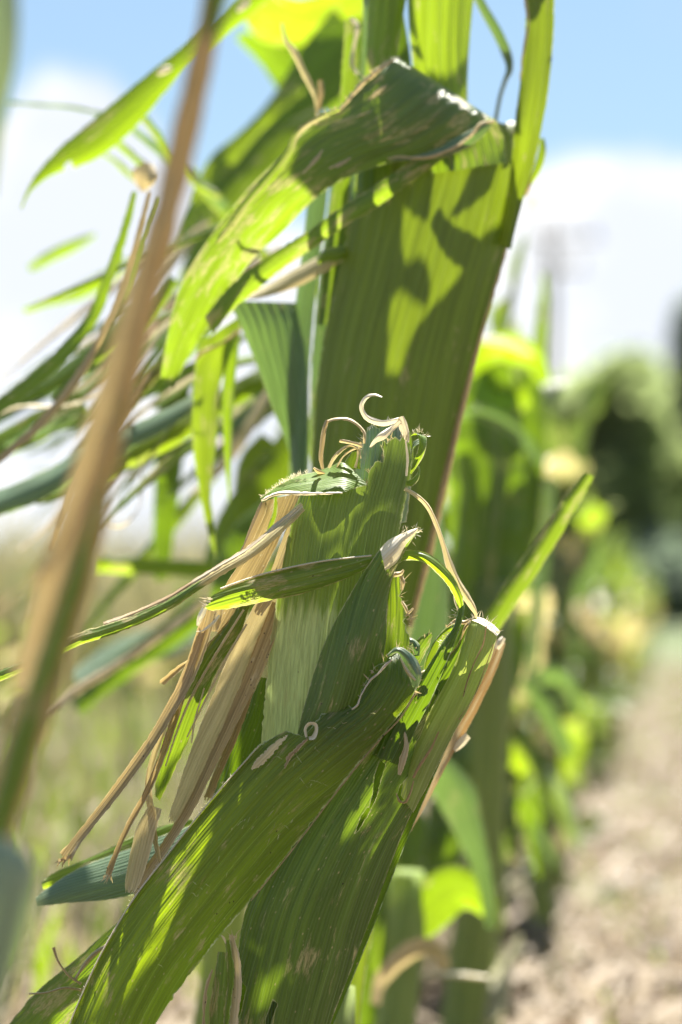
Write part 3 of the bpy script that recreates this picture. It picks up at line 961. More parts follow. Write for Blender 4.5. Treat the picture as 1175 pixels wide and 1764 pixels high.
# tall rolled sheath with the broken top
ribbon('leaf_sheath', M['whorl'], front, F0 + .006,
       [(446, 1330, 610, 1310, .2, .4, 1), (450, 1275, 655, 1290, .1, .3, 1), (460, 1160, 664, 1170, 0, 0, .9), (472, 1060, 674, 1060, 0, 0, .55), (484, 985, 680, 985, 0, 0, .25),
        (497, 920, 686, 925), (510, 870, 696, 865), (530, 815, 708, 805), (548, 760, 712, 750), (560, 720, 708, 715)],
       bulge=1.3, res=2.4, ribs=.012,
       outline=[(430, 1345), (450, 1275), (460, 1160), (472, 1060), (484, 985), (497, 920), (508, 878), (518, 850), (560, 846), (600, 842), (631, 836), (636, 812), (642, 800), (652, 794),
                (660, 797), (661, 786), (658, 770), (660, 756), (666, 764), (673, 757), (681, 752), (688, 758), (697, 750), (704, 756), (710, 790), (706, 832), (698, 866), (687, 925), (680, 985), (674, 1060),
                (664, 1170), (640, 1250), (600, 1320)])
# darker inner whorl seen through the torn notch
ribbon('inner_whorl', M['wax'], front, F0 + .016, [(590, 900, 700, 900), (606, 850, 706, 850), (616, 800, 708, 800), (628, 758, 704, 752), (636, 728, 694, 722)], bulge=.9, res=2.4, ribs=.02,
       outline=[(596, 900), (606, 850), (612, 808), (624, 766), (630, 738), (642, 732), (652, 738), (664, 728), (682, 722), (694, 728), (702, 745), (710, 780), (706, 850), (700, 900)])
ribbon('inner_whorl', M['bruised'], front, F0 + .024, [(610, 900, 700, 900), (622, 800, 712, 800), (640, 742, 708, 744)], bulge=-.5, res=3)
# folded flap at its left shoulder
fl = ribbon('folded_flap', M['yellow'], front, F0 - .006,
            [(448, 858, 452, 866, .3, .2), (466, 846, 474, 856, .4, 0), (488, 830, 500, 850, .7, -.1), (515, 819, 530, 849, 1.0, -.3), (545, 812, 556, 848, 1.2, -.4), (570, 803, 572, 848, 1.3, -.4),
             (588, 796, 592, 848, 1.2, -.3), (604, 806, 604, 843, .9, -.1), (620, 822, 620, 839, .5, .2), (636, 836, 637, 839, .3, .3)],
            bulge=.25, res=1.6, wave=.10, label='folded green flap with a hairy back and papery lower edge')
strip('papery_edge', M['papery'], front, F0 - .0105, [(450, 862, 5), (480, 850, 8, -.1), (520, 850, 7, -.15), (556, 850, 5, -.15), (590, 849, 4, -.1)], res=1.5, jag=2)
fuzz(fl, F0 - .0, [(452, 860, -.6, -.8), (475, 842, -.5, -.9), (500, 826, -.4, -1), (530, 814, -.2, -1)], 240, 6)
# dried curls and shreds round the broken top
dry_bits = [
    ('dry_curl', 'papery', -.002, [(658, 684, 3, -.6), (645, 680, 5, -.3), (632, 684, 7, 0), (623, 698, 8, .2), (627, 714, 9, .2), (640, 724, 11, .1), (660, 729, 12, -.1), (680, 725, 9, -.2), (693, 719, 5, -.1)]),
    ('dry_shred', 'papery', -.004, [(690, 718, 12), (694, 732, 16, .1), (699, 748, 13, .2), (703, 762, 5, .2)]),
    ('dry_shred', 'papery', -.006, [(638, 771, 4), (646, 760, 8, -.2), (660, 750, 14, -.2), (676, 738, 10, 0), (690, 726, 6)]),
    ('dry_shred', 'husk', .004, [(628, 764, 6), (627, 745, 6, -.1), (614, 730, 6, -.2), (597, 722, 6, -.2), (578, 722, 5, -.3), (564, 726, 6, -.3)]),
    ('dry_shred', 'dry', .000, [(564, 724, 7, .0), (559, 740, 9), (555, 765, 9), (553, 790, 8), (556, 808, 6)]),
    ('dry_shred', 'husk', .003, [(585, 759, 6), (600, 762, 7), (616, 766, 6), (624, 770, 5)]),
    ('dry_shred', 'husk', .002, [(566, 806, 6), (576, 788, 7), (590, 774, 6), (604, 768, 5), (618, 776, 4), (622, 790, 3)]),
    ('dry_shred', 'husk', .004, [(580, 806, 4), (590, 788, 4), (604, 776, 4), (614, 772, 4)]),
    ('dry_shred', 'husk', .006, [(612, 806, 5), (616, 790, 5), (618, 776, 6), (622, 762, 6)]),
    ('dry_shred', 'dry', .002, [(540, 806, 4), (548, 812, 8), (560, 816, 5)]),
    ('dry_shred', 'papery', -.006, [(699, 760, 4), (702, 790, 5), (700, 820, 4)]),
]
for nm, mt, dz, pts in dry_bits:
    strip(nm, M[mt], front, F0 + dz, pts, res=1.2, jag=1.2, twist=.12, bulge=.1)
ribbon('torn_tongue', M['yellow'], front, F0 + .004, [(706, 752, 714, 748, .2, .3), (716, 746, 733, 752, -.1, .2), (722, 760, 735, 765, -.2, 0), (718, 780, 730, 785, -.1, .1), (710, 800, 719, 803, 0, .2), (706, 815, 709, 817, .1, .2)], bulge=.15, res=1.3)
ribbon('torn_tongue', M['wax'], front, F0 + .006, [(704, 800, 712, 760, .1, .3), (708, 782, 722, 756, .1, .3), (712, 770, 726, 762)], bulge=.1, res=1.3)
strip('torn_tongue', M['yellow'], front, F0 + .003, [(700, 833, 9), (708, 832, 12), (717, 824, 9), (722, 812, 4), (721, 803, 3)], res=1.2)
fuzz(front, F0 + .004, [(712, 748, -.1, -1), (724, 745, .3, -1), (733, 752, 1, -.6)], 36, 8)
ribbon('inner_leaf', M['yellow'], front, F0 + .010, [(590, 806, 622, 808), (597, 790, 620, 792), (606, 778, 620, 778)], bulge=.1, res=2)

# ---- dried leaf under the flap
ribbon('dry_leaf', M['dry'], front, F0 + .008, [(458, 862, 520, 848, 0, .3), (446, 900, 498, 893, 0, .4), (428, 940, 474, 945, -.1, .4), (402, 985, 446, 1000, -.2, .3), (374, 1030, 410, 1050, -.2, .2), (345, 1085, 385, 1090, -.1, .2)],
       bulge=-.35, res=2.2, jag=2, wave=.15, label='papery tan leaf hanging under the flap')
ribbon('torn_strip', M['yellow'], front, F0 + .005, [(472, 856, 478, 856), (470, 880, 478, 882), (462, 905, 470, 908), (456, 925, 462, 928), (440, 938, 446, 944)], bulge=.05, res=1.5)
strip('dry_strip', M['dry'], front, F0 + .003, [(456, 858, 5), (452, 876, 16), (440, 905, 17), (424, 940, 12), (405, 975, 8)], res=1.8, jag=1.5)
# ---- strap crossing to the left edge
for k, (off, wd, mt) in enumerate(((0, 11, 'dry'), (5, 7, 'husk'), (9, 15, 'torn'))):
    pts = [(520, 868, wd * .7, .2, .9), (480, 903, wd, -.1, .95), (430, 945, wd * 1.1, -.4, .9), (380, 975, wd, -.5, .8), (340, 1000, wd, -.4, .45), (290, 1032, wd * 1.25, -.2, 0), (230, 1060, wd * 1.35, 0, 0),
           (180, 1078, wd * 1.5, .2, .15), (130, 1094, wd * 1.5, .4, .5), (60, 1130, wd * 1.3, 1.0, .1), (0, 1155, wd * 1.3, 1.7, .1), (-60, 1180, wd * 1.2, 2.4, .1)]
    if mt != 'torn':
        pts = [(x, y, w, dz, min(1, de + .2)) for x, y, w, dz, de in pts[:8 - 2 * k]]
    pts = [(x + off * .35, y + off * .9, w, dz - .1 * k, de) for x, y, w, dz, de in pts]
    strip('strap_leaf', M[mt], front, F0 - .008, pts, res=2, jag=2.2, bulge=.15, twist=.15, fold=.0)
# ---- green strap in front of the sheath
ribbon('strap_leaf', M['torn'], front, F0 - .014,
       [(648, 955, 640, 975, .3, .3, 0), (610, 960, 606, 993, .1, .1, .1), (560, 966, 556, 1012, 0, 0, .05), (520, 973, 512, 1026, -.1, -.1, .1), (480, 983, 478, 1032, -.1, -.1, 0), (430, 997, 432, 1042, -.1, 0, 0),
        (390, 1012, 392, 1050, 0, .1, .05), (366, 1026, 366, 1052, .1, .2, .2), (352, 1040, 353, 1049, .1, .2, .6)], bulge=.25, res=1.8, ribs=.03, jag=1.5, wave=.08,
       label='short green strap lying across the rolled sheath')
strip('papery_edge', M['papery'], front, F0 - .017, [(352, 1048, 10), (346, 1062, 12), (340, 1078, 6)], res=1.3, jag=2)
strip('papery_edge', M['papery'], front, F0 - .016, [(378, 1060, 5), (366, 1074, 6), (350, 1086, 4), (338, 1088, 2)], res=1.3, jag=1)
strip('papery_edge', M['papery'], front, F0 - .0155, [(640, 957, 3), (560, 966, 3), (480, 982, 3), (430, 996, 3), (380, 1014, 3)], res=1.5)
# ---- dried strips hanging below
hang = [
    ('dry', -.006, [(362, 1052, 26, 0), (345, 1110, 26, .1), (322, 1170, 24, .1), (292, 1225, 20, .1), (262, 1275, 19, 0), (220, 1335, 20, -.1), (175, 1395, 18, -.1), (135, 1445, 18, 0), (112, 1478, 26, 0)], .3),
    ('dry', -.004, [(352, 1075, 14), (325, 1160, 14), (300, 1240, 14), (276, 1310, 13), (250, 1370, 12), (222, 1420, 11), (200, 1470, 10), (184, 1512, 14)], .2),
    ('husk', .000, [(352, 1090, 10), (315, 1170, 12), (285, 1250, 11), (266, 1300, 12), (256, 1350, 12), (262, 1410, 12), (272, 1470, 9), (282, 1500, 3)], .2),
    ('husk', .010, [(500, 960, 40, .4), (468, 1040, 52, .3), (430, 1130, 66, .2), (392, 1215, 62, .1), (350, 1300, 46, 0), (320, 1370, 34, 0), (296, 1420, 20, 0)], -.3),
    ('dry', .006, [(480, 1040, 24), (455, 1110, 30), (425, 1185, 26), (395, 1250, 22), (366, 1310, 20), (330, 1385, 18), (290, 1450, 18), (252, 1505, 18), (228, 1545, 14)], .4),
    ('husk', .008, [(520, 880, 30), (496, 945, 30), (470, 1010, 26), (440, 1060, 20)], .3),
    ('dry', .009, [(430, 1190, 16), (404, 1265, 16), (380, 1320, 14), (356, 1380, 16)], .2),
    ('husk', -.001, [(268, 1390, 24, 0), (252, 1430, 34, 0), (240, 1475, 34, 0), (228, 1520, 26, 0), (222, 1540, 12, 0)], .2),
    ('dry', .004, [(408, 1060, 10), (352, 1120, 9), (310, 1150, 10), (275, 1180, 14)], .1),
    ('husk', .000, [(378, 1045, 18), (374, 1070, 14), (370, 1090, 7)], .1),
]
for mt, dz, pts, tw in hang:
    strip('dry_strip', M[mt], front, F0 + dz, pts, res=2.2, jag=1.8, bulge=-.18, twist=tw, ribs=.02, wave=.06, rag1=14)
ribbon('leaf', M['torn'], front, F0 + .002, [(412, 1040, 432, 1042), (385, 1080, 415, 1090), (350, 1120, 385, 1140), (318, 1170, 362, 1185), (296, 1220, 344, 1230), (280, 1270, 322, 1285), (270, 1320, 298, 1335), (266, 1370, 276, 1380)],
       bulge=.25, res=2.2, jag=3, ribs=.04, label='narrow green leaf striped with cream between the dried strips')
for pts in ([(420, 1050, 4), (370, 1130, 5), (330, 1200, 5), (305, 1260, 4), (285, 1320, 3)], [(425, 1075, 4), (392, 1130, 5), (352, 1210, 4), (322, 1270, 3)], [(352, 1185, 3), (336, 1240, 4), (330, 1280, 3)]):
    strip('papery_edge', M['husk'], front, F0 - .0012, pts, res=1.6, jag=.6)
ribbon('leaf', M['blade_dark'], front, F0 + .022, [(440, 1165, 470, 1170), (415, 1215, 470, 1230), (395, 1270, 450, 1290), (378, 1330, 425, 1350), (360, 1390, 400, 1410)], bulge=.3, res=3, jag=2)
# ---- leaf low at left passing behind the strips
ribbon('leaf', M['wax'], front, F0 + .045, [(400, 1390, 395, 1440, .0, -.8), (330, 1420, 340, 1490, .0, -.8), (250, 1450, 270, 1530, .2, -.6), (170, 1480, 190, 1550, .4, -.5), (110, 1510, 120, 1556, .4, -.2), (60, 1545, 64, 1562, .4, .2)], bulge=.3, res=3, jag=2,
       label='blue green leaf lying low behind the dried strips')
ribbon('leaf', M['yellow'], front, F0 + .055, [(330, 1410, 335, 1425), (250, 1432, 262, 1470), (170, 1470, 178, 1505), (100, 1500, 108, 1530), (70, 1520, 74, 1532)], bulge=.2, res=3)
ribbon('leaf', M['bruised'], front, F0 + .03, [(200, 1590, 260, 1620), (120, 1660, 200, 1700), (60, 1710, 130, 1780), (10, 1770, 60, 1840)], bulge=.3, res=3, jag=2)
for pts in ([(140, 1695, 5), (118, 1680, 4), (100, 1655, 4), (92, 1632, 6)], [(140, 1705, 4), (110, 1702, 4), (80, 1710, 3), (50, 1712, 3)], [(190, 1625, 6), (160, 1645, 8), (140, 1670, 6), (128, 1690, 4)]):
    strip('dry_shred', M['dry'], front, F0 + .02, pts, res=1.5, twist=.1)

# ---- second stub with white tip
ribbon('leaf_stub', M['bruised'], front, F0 - .012,
       [(508, 1285, 585, 1285, .3, .5), (524, 1215, 640, 1215, .1, .3), (558, 1110, 664, 1110), (604, 1022, 668, 1030), (636, 972, 680, 985, -.2, 0), (664, 935, 692, 962, -.3, 0), (690, 920, 700, 945, -.3, -.1), (718, 910, 720, 914, -.4, -.3)],
       bulge=.9, res=2.0, ribs=.02, wave=.05, label='flattened leaf stub speckled with hail bruises')
ribbon('white_tip', M['papery'], front, F0 - .0185, [(655, 945, 664, 985, .1, .1), (670, 930, 684, 968, 0, .1), (690, 920, 697, 943, -.1, .1), (706, 913, 709, 928, -.2, -.1), (719, 909, 721, 912, -.3, -.3)], bulge=.45, res=1.5, jag=2, wave=.05, label='white tip of the stub')
fuzz(front, F0 - .02, [(690, 919, 0, -1), (710, 911, .3, -1), (721, 911, .9, -.2), (706, 932, .6, .9)], 40, 8)
# sunlit panel right of it
ribbon('torn_panel', M['yellow'], front, F0 - .004, [(570, 1275, 650, 1270, .3, .4), (600, 1200, 700, 1200, .2, .3), (630, 1120, 708, 1120), (648, 1050, 702, 1050), (655, 1000, 694, 1000), (662, 975, 692, 975)], bulge=.4, res=1.8, ribs=.03,
       outline=[(580, 1270), (600, 1200), (636, 1100), (652, 1020), (662, 998), (672, 988), (682, 994), (692, 990), (689, 1002), (696, 1010), (690, 1026), (692, 1038), (698, 1046), (702, 1058), (696, 1070), (700, 1084),
                (706, 1098), (704, 1130), (698, 1170), (676, 1230), (640, 1275)], label='bright sunlit panel with a nibbled edge')
for pts in ([(650, 983, 3), (662, 988, 6), (676, 990, 9), (690, 988, 8), (696, 982, 4)], [(690, 992, 7), (694, 1002, 9), (692, 1016, 6)], [(692, 1036, 5), (699, 1048, 7), (703, 1060, 4)], [(698, 1062, 4), (706, 1054, 5), (712, 1048, 3)],
            [(700, 1058, 3), (708, 1062, 4), (706, 1070, 2)]):
    strip('dry_shred', M['husk'], front, F0 - .008, pts, res=1.1, jag=1, twist=.1)
# ---- arching strap to the right
ribbon('strap_leaf', M['yellow'], front, F0 - .010,
       [(664, 955, 672, 985, .2, .1, .3), (690, 948, 692, 968, 0, 0, .25), (722, 948, 720, 966, -.2, -.1, .1), (752, 962, 742, 978, -.2, -.2, .2), (780, 990, 766, 1003, -.1, -.1, .3), (796, 1022, 783, 1030, 0, .1, 0), (800, 1048, 790, 1054, .2, .3, 0)],
       bulge=.2, res=1.5, ribs=.05, jag=1.5, label='thin yellow green strap arching to the right')
ribbon('strap_leaf', M['blade_dark'], front, F0 - .011,
       [(801, 1040, 789, 1050, .3, .2), (797, 1068, 781, 1080, .1, 0), (782, 1110, 760, 1112, 0, -.1), (766, 1150, 735, 1150, 0, -.1), (745, 1200, 705, 1195, 0, -.1), (715, 1260, 670, 1250, .1, 0), (690, 1320, 640, 1300, .3, .2)], bulge=.25, res=1.8, ribs=.03)
fuzz(front, F0 - .012, [(789, 1050, -1, 0), (778, 1085, -1, -.3), (758, 1112, -1, -.4)], 60, 8)
strip('dry_strand', M['husk'], front, F0 - .004, [(697, 842, 7, .2), (715, 852, 8), (736, 872, 8), (752, 905, 8), (764, 940, 9), (775, 975, 14), (788, 1003, 13), (802, 1026, 15), (814, 1046, 11), (820, 1060, 6), (817, 1072, 6), (810, 1084, 5)], res=1.4, twist=.12, jag=.8,
      label='long dried strand linking the stump to the right stub')
strip('dry_strand', M['papery'], front, F0 - .003, [(786, 1010, 3), (783, 1020, 4), (785, 1036, 5), (790, 1050, 4)], res=1.2)

# ---- big right hand sheath
slit = [(655, 1308), (664, 1316), (655, 1346), (649, 1372), (640, 1392), (635, 1396), (642, 1368), (645, 1336)]
slit2 = [(640, 1394), (628, 1412), (618, 1430), (612, 1436), (622, 1406), (634, 1390)]
hole = [(690, 1352), (702, 1340), (713, 1338), (712, 1352), (706, 1366), (700, 1378), (690, 1380), (684, 1370)]
slit3 = [(752, 1186), (757, 1190), (746, 1214), (740, 1228), (738, 1222), (745, 1204)]
slit4 = [(416, 1690), (424, 1700), (416, 1740), (408, 1760), (409, 1720)]
slit5 = [(470, 1722), (478, 1728), (466, 1764), (458, 1790), (458, 1756)]
ribbon('leaf_sheath', M['bruised'], front, F0 - .002,
       [(792, 1075, 850, 1090, .0, .4), (770, 1112, 842, 1132, -.1, .4), (728, 1170, 816, 1190, -.1, .5), (650, 1250, 776, 1265, 0, .5), (560, 1350, 735, 1345, 0, .5), (478, 1460, 690, 1445, .1, .6), (426, 1560, 645, 1565, .1, .7), (406, 1660, 605, 1670, .2, .8), (385, 1800, 560, 1790, .3, .9), (375, 1900, 530, 1900, .3, 1)],
       bulge=1.1, res=2.0, ribs=.02, wave=.04, holes=[slit, slit2, hole, slit3, slit4, slit5], label='wide split sheath running down to the lower edge')
ribbon('sheath_back', M['blade_dark'], front, F0 + .014,
       [(780, 1110, 838, 1110), (690, 1250, 780, 1262), (620, 1350, 742, 1352), (540, 1460, 700, 1450), (465, 1580, 650, 1580), (410, 1700, 606, 1690), (390, 1820, 560, 1800)], bulge=-.4, res=5)
ribbon('leaf_sheath', M['pale'], front, F0 - .007,
       [(816, 1062, 858, 1088, .3, .6, .2), (808, 1074, 858, 1094, 0, .5, .1), (797, 1108, 848, 1128, -.1, .5), (778, 1155, 832, 1170, -.1, .5), (752, 1205, 806, 1222, 0, .5), (728, 1255, 776, 1276, .1, .6), (705, 1310, 744, 1340, .3, .7), (690, 1370, 712, 1400, .6, .9)],
       bulge=.5, res=1.7, ribs=.02, jag=1, label='pale folded sheath stub with brown cracks')
# its folded top lip
ribbon('papery_edge', M['papery'], front, F0 - .006, [(812, 1068, 818, 1062, -.1, .5), (826, 1074, 834, 1066, -.3, .5), (842, 1084, 850, 1076, -.2, .5), (856, 1096, 862, 1088, .1, .5)], bulge=.1, res=1.3)
for pts in ([(838, 1078, 2.5), (832, 1110, 3), (818, 1140, 3), (806, 1170, 3), (798, 1200, 2)], [(756, 1260, 3), (742, 1290, 5), (722, 1320, 6), (712, 1340, 5)], [(850, 1110, 2), (836, 1150, 2), (816, 1200, 2), (790, 1240, 2)]):
    strip('brown_crack', M['brown'], front, F0 - .0135, pts, res=1.3, jag=.8, dead=0)
strip('dry_shred', M['husk'], front, F0 - .012, [(696, 1256, 3), (700, 1285, 10), (694, 1310, 14), (688, 1335, 8)], res=1.4, jag=2)
strip('brown_crack', M['brown'], front, F0 - .0125, [(682, 1366, 2), (688, 1380, 5), (698, 1382, 5), (706, 1368, 4), (713, 1345, 3)], res=1.2, jag=1)
# green tongues between the two stubs
tongues = [('yellow', [(742, 1200, 16), (738, 1150, 16), (752, 1110, 14), (774, 1084, 12), (796, 1076, 9)], .004),
           ('bruised', [(700, 1170, 20), (716, 1130, 26), (732, 1104, 22), (742, 1092, 8)], .002),
           ('yellow', [(716, 1220, 12), (736, 1180, 14), (752, 1140, 14), (766, 1110, 10), (776, 1098, 5)], -.001),
           ('yellow', [(752, 1230, 14), (772, 1190, 16), (786, 1150, 16), (796, 1110, 14), (800, 1086, 8)], .006),
           ('blade_dark', [(760, 1200, 30), (780, 1150, 34), (800, 1110, 30), (806, 1080, 16)], .012)]
for mt, pts, dz in tongues:
    strip('torn_tongue', M[mt], front, F0 + dz, pts, res=1.7, jag=1.5, twist=.1)
strip('dry_shred', M['dry'], front, F0 - .004, [(740, 1146, 4), (764, 1136, 4), (786, 1116, 4), (796, 1096, 4), (802, 1080, 6), (812, 1070, 5)], res=1.3, jag=1)
strip('dry_shred', M['dry'], front, F0 - .004, [(770, 1080, 5), (784, 1070, 8), (800, 1072, 8), (812, 1066, 6)], res=1.3, jag=2)
strip('dry_shred', M['husk'], front, F0 - .010, [(722, 1168, 6), (730, 1158, 7), (742, 1158, 4)], res=1.3)
strip('torn_tongue', M['wax'], front, F0 + .000, [(700, 1120, 10), (708, 1105, 14), (716, 1112, 14), (718, 1130, 10)], res=1.4)
# tan leaf margin behind the right sheath
ribbon('dry_leaf', M['brown'], front, F0 + .05, [(850, 1100, 872, 1108), (820, 1165, 850, 1168), (780, 1240, 812, 1245), (742, 1315, 768, 1322), (706, 1393, 728, 1398), (670, 1463, 690, 1467), (636, 1553, 655, 1557), (608, 1642, 622, 1645)], dead=.5, bulge=.2, res=3, jag=1.5)
strip('papery_edge', M['papery'], front, F0 + .04, [(856, 1118, 8), (862, 1106, 12), (868, 1098, 8)], res=2)
strip('papery_edge', M['papery'], front, F0 + .05, [(780, 1290, 14), (792, 1278, 20), (806, 1266, 14)], res=2)

# ---- wide leaf bending down to the lower left
lf = ribbon('leaf', M['front'], front, F0 - .016,
            [(664, 1128, 694, 1118, .5, .8), (650, 1142, 712, 1142, .1, .4), (634, 1168, 716, 1190, 0, 0), (606, 1210, 672, 1250, -.1, 0), (566, 1226, 622, 1308, -.2, .1), (512, 1250, 566, 1378, -.2, .2), (444, 1288, 502, 1462, -.2, .3), (368, 1372, 432, 1548, -.2, .3),
             (296, 1462, 362, 1632, -.3, .2), (232, 1545, 305, 1708, -.4, 0), (178, 1635, 262, 1775, -.5, -.1), (140, 1715, 228, 1850, -.6, -.2), (105, 1800, 200, 1930, -.7, -.3)],
            bulge=.75, res=2.2, ribs=.02, wave=.08, outline=[(664, 1140), (672, 1124), (690, 1116), (704, 1122), (722, 1160), (716, 1196), (672, 1252), (622, 1310), (566, 1380), (502, 1464), (432, 1550), (362, 1634), (300, 1714), (230, 1960), (90, 1850), (139, 1715), (177, 1635),
                                           (231, 1545), (295, 1462), (367, 1372), (420, 1312), (446, 1283), (468, 1264), (484, 1256), (502, 1262), (520, 1268), (530, 1262), (544, 1242), (560, 1224), (582, 1211), (600, 1214), (610, 1222), (618, 1208), (626, 1172), (640, 1150)],
            label='wide dark green blade bending down to the lower left with a lit margin')
fuzz(lf, F0 - .019, [(450, 1285, -.7, -.7), (368, 1372, -.8, -.6), (296, 1462, -.8, -.6), (232, 1545, -.8, -.5), (178, 1635, -.9, -.4), (140, 1715, -.9, -.3)], 160, 4)
strip('leaf_margin', M['papery'], front, F0 - .0185, [(446, 1285, 2), (368, 1373, 2.6, -.02), (296, 1463, 2.6, -.1), (232, 1546, 2.6, -.2), (178, 1636, 2.6, -.3), (140, 1716, 2.6, -.4), (105, 1801, 2.6, -.5)], res=2)
strip('dry_patch', M['husk'], front, F0 - .0235, [(496, 1266, 4, .2), (480, 1280, 12, .12), (462, 1298, 15, .1), (446, 1314, 15, .12), (434, 1326, 6, .15)], res=1.4, jag=4, jf=.15, bulge=.02)
strip('dry_patch', M['dry'], front, F0 - .0235, [(530, 1272, 5, .1), (512, 1290, 8, 0), (498, 1304, 9, 0), (490, 1324, 4, 0)], res=1.4, jag=3, jf=.2, bulge=.02)
# small bleached ring on its edge
strip('dry_curl', M['papery'], front, F0 - .022, [(528, 1270, 4), (526, 1256, 5), (533, 1247, 6), (543, 1248, 6), (545, 1258, 6), (540, 1270, 8), (532, 1272, 6)], res=1, bulge=.08, twist=.25)
# lip of the stub end
strip('torn_lip', M['wax'], front, F0 - .021, [(668, 1130, 6), (684, 1120, 12), (700, 1130, 20), (710, 1148, 26), (716, 1166, 22), (716, 1184, 10)], res=1.5, bulge=.2, jag=1.5)
strip('dry_shred', M['husk'], front, F0 - .0225, [(690, 1134, 3), (698, 1150, 6), (706, 1162, 7), (716, 1172, 4)], res=1.1, jag=1)
strip('papery_edge', M['papery'], front, F0 - .020, [(606, 1222, 3), (616, 1214, 4), (622, 1198, 3), (638, 1172, 4), (652, 1160, 4), (664, 1146, 5), (676, 1136, 3)], res=1.3, jag=1)
strip('papery_edge', M['dry'], front, F0 - .0165, [(718, 1190, 4), (690, 1236, 3.5), (660, 1268, 3), (622, 1312, 3), (566, 1382, 2.5), (502, 1466, 2.5), (432, 1552, 2.5)], res=2, jag=.8)
# hail scratches on the dark blade: pale nicks of uneven size, some along and some across the veins
rs = random.Random(5)
for cx, cy_, nn, sp in ((535, 1350, 7, 16), (462, 1418, 9, 24), (430, 1412, 4, 10), (500, 1310, 5, 20), (560, 1290, 5, 26), (300, 1640, 5, 30), (350, 1520, 6, 36), (600, 1250, 6, 24)):
    for q in range(nn):
        x, y = cx + rs.gauss(0, sp), cy_ + rs.gauss(0, sp * .5)
        a_ = math.radians(rs.choice([rs.gauss(35, 14), rs.gauss(118, 8)])); l_ = rs.uniform(3, 14) * rs.choice([1, 1, 1.6])
        pts = [(x + math.cos(a_) * l_ * t, y + math.sin(a_) * l_ * t + rs.gauss(0, .8), rs.uniform(.7, 1.9) * (1 - abs(2 * t - 1) ** 3 * .7), .05) for t in (0, .3, .6, 1)]
        strip('hail_scar', M[rs.choice(['pale', 'torn', 'pale'])], front, F0 - .0255, pts, res=1.2, jag=.5, bulge=.005, dead=.3)
# shredded pieces at the lower edge
for mt, pts in (('husk', [(398, 1610, 8), (406, 1650, 16), (408, 1700, 18), (404, 1750, 16), (400, 1800, 14)]), ('torn', [(384, 1640, 18), (380, 1690, 26), (374, 1740, 28), (370, 1800, 26)]), ('dry', [(366, 1670, 5), (356, 1700, 7), (352, 1740, 8), (350, 1790, 6)]),
                ('yellow', [(392, 1620, 10), (398, 1680, 14), (392, 1740, 12), (386, 1800, 10)])):
    strip('torn_strip', M[mt], front, F0 - .012, pts, res=1.6, jag=2.5, twist=.2)

fray(front, F0 - .002, [(633, 838, 0, -1), (640, 806, -.3, -1), (660, 790, 0, -1), (662, 762, -.2, -1), (690, 752, 0, -1), (706, 756, .3, -1)], 34, 9, 'husk')
fray(front, F0 + .014, [(610, 810, -.8, -.6), (628, 750, -.6, -.8), (650, 732, 0, -1), (690, 724, .2, -1)], 26, 11, 'papery')
fray(front, F0 - .006, [(664, 992, 0, -1), (692, 992, .5, -1), (692, 1030, 1, -.2), (704, 1060, 1, 0), (706, 1110, 1, .2), (690, 1190, .9, .5)], 40, 10, 'husk')
fray(front, F0 - .019, [(606, 1216, -.5, -.8), (618, 1205, -.9, -.3), (640, 1160, -.6, -.8), (668, 1128, -.5, -1), (695, 1116, .3, -1), (720, 1160, 1, -.2), (716, 1196, 1, .4)], 44, 8, 'husk')
fray(front, F0 - .008, [(806, 1076, -.6, -.8), (818, 1062, 0, -1), (840, 1074, .5, -.9), (860, 1092, 1, -.3)], 30, 9, 'papery')
fray(front, F0 - .004, [(700, 1165, 0, -1), (722, 1106, -.3, -1), (745, 1090, 0, -1), (775, 1076, .3, -1), (800, 1074, .3, -1)], 14, 7, 'husk', 1.4)
fray(front, F0 - .015, [(352, 1046, -1, .2), (362, 1030, -1, -.3)], 14, 10, 'papery')
fray(front, F0 - .006, [(102, 1482, -.5, .9), (126, 1474, -.5, .9)], 14, 12, 'dry', 3)
fray(front, F0 - .004, [(178, 1510, -.2, 1), (192, 1510, -.2, 1)], 10, 12, 'husk', 2.5)
fray(front, F0 - .012, [(386, 1620, -.4, -1), (410, 1612, .2, -1)], 12, 14, 'husk', 2)

# ================================================================== TALL PLANT JUST BEHIND
tall = empty('corn_plant', tuple(P(590, 1600, .90) * np.array([1, 1, 0])), 'tall corn plant behind the stump with its broad top leaf folded over to the left', 'corn plant', 'corn plants along the row')
B0 = 0.94
stalk_down(tall, 560, 1700, .90, .015)
tall_sheath = ribbon('leaf_sheath', M['sheath'], tall, B0,
       [(640, 190, 890, 205, 1.0, .6), (632, 250, 925, 235, .6, .3), (612, 345, 897, 345, .2, .1), (588, 455, 864, 460), (560, 570, 828, 580), (541, 690, 797, 700), (535, 820, 768, 820), (528, 950, 738, 950), (512, 1100, 700, 1100), (485, 1300, 665, 1300), (455, 1500, 650, 1520), (430, 1700, 625, 1720), (420, 1900, 610, 1900)],
       bulge=1.6, res=2.6, ribs=.02,
       outline=[(610, 240), (700, 262), (790, 246), (850, 206), (868, 214), (880, 208), (892, 210), (900, 250), (925, 235), (897, 345), (864, 460), (828, 580), (797, 700), (768, 820), (738, 950), (700, 1100), (665, 1300), (650, 1520), (610, 1950), (380, 1950), (455, 1500),
                (485, 1300), (512, 1100), (528, 950), (535, 820), (541, 690), (560, 570), (588, 455), (606, 370)], label='broad flattened sheath with sunlit and shaded panels')
strip('dry_margin', M['dry'], tall, B0 - .001, [(884, 385, 4), (862, 465, 6), (828, 580, 8), (797, 700, 12), (768, 820, 14), (740, 950, 14), (706, 1080, 10)], res=2, jag=2)
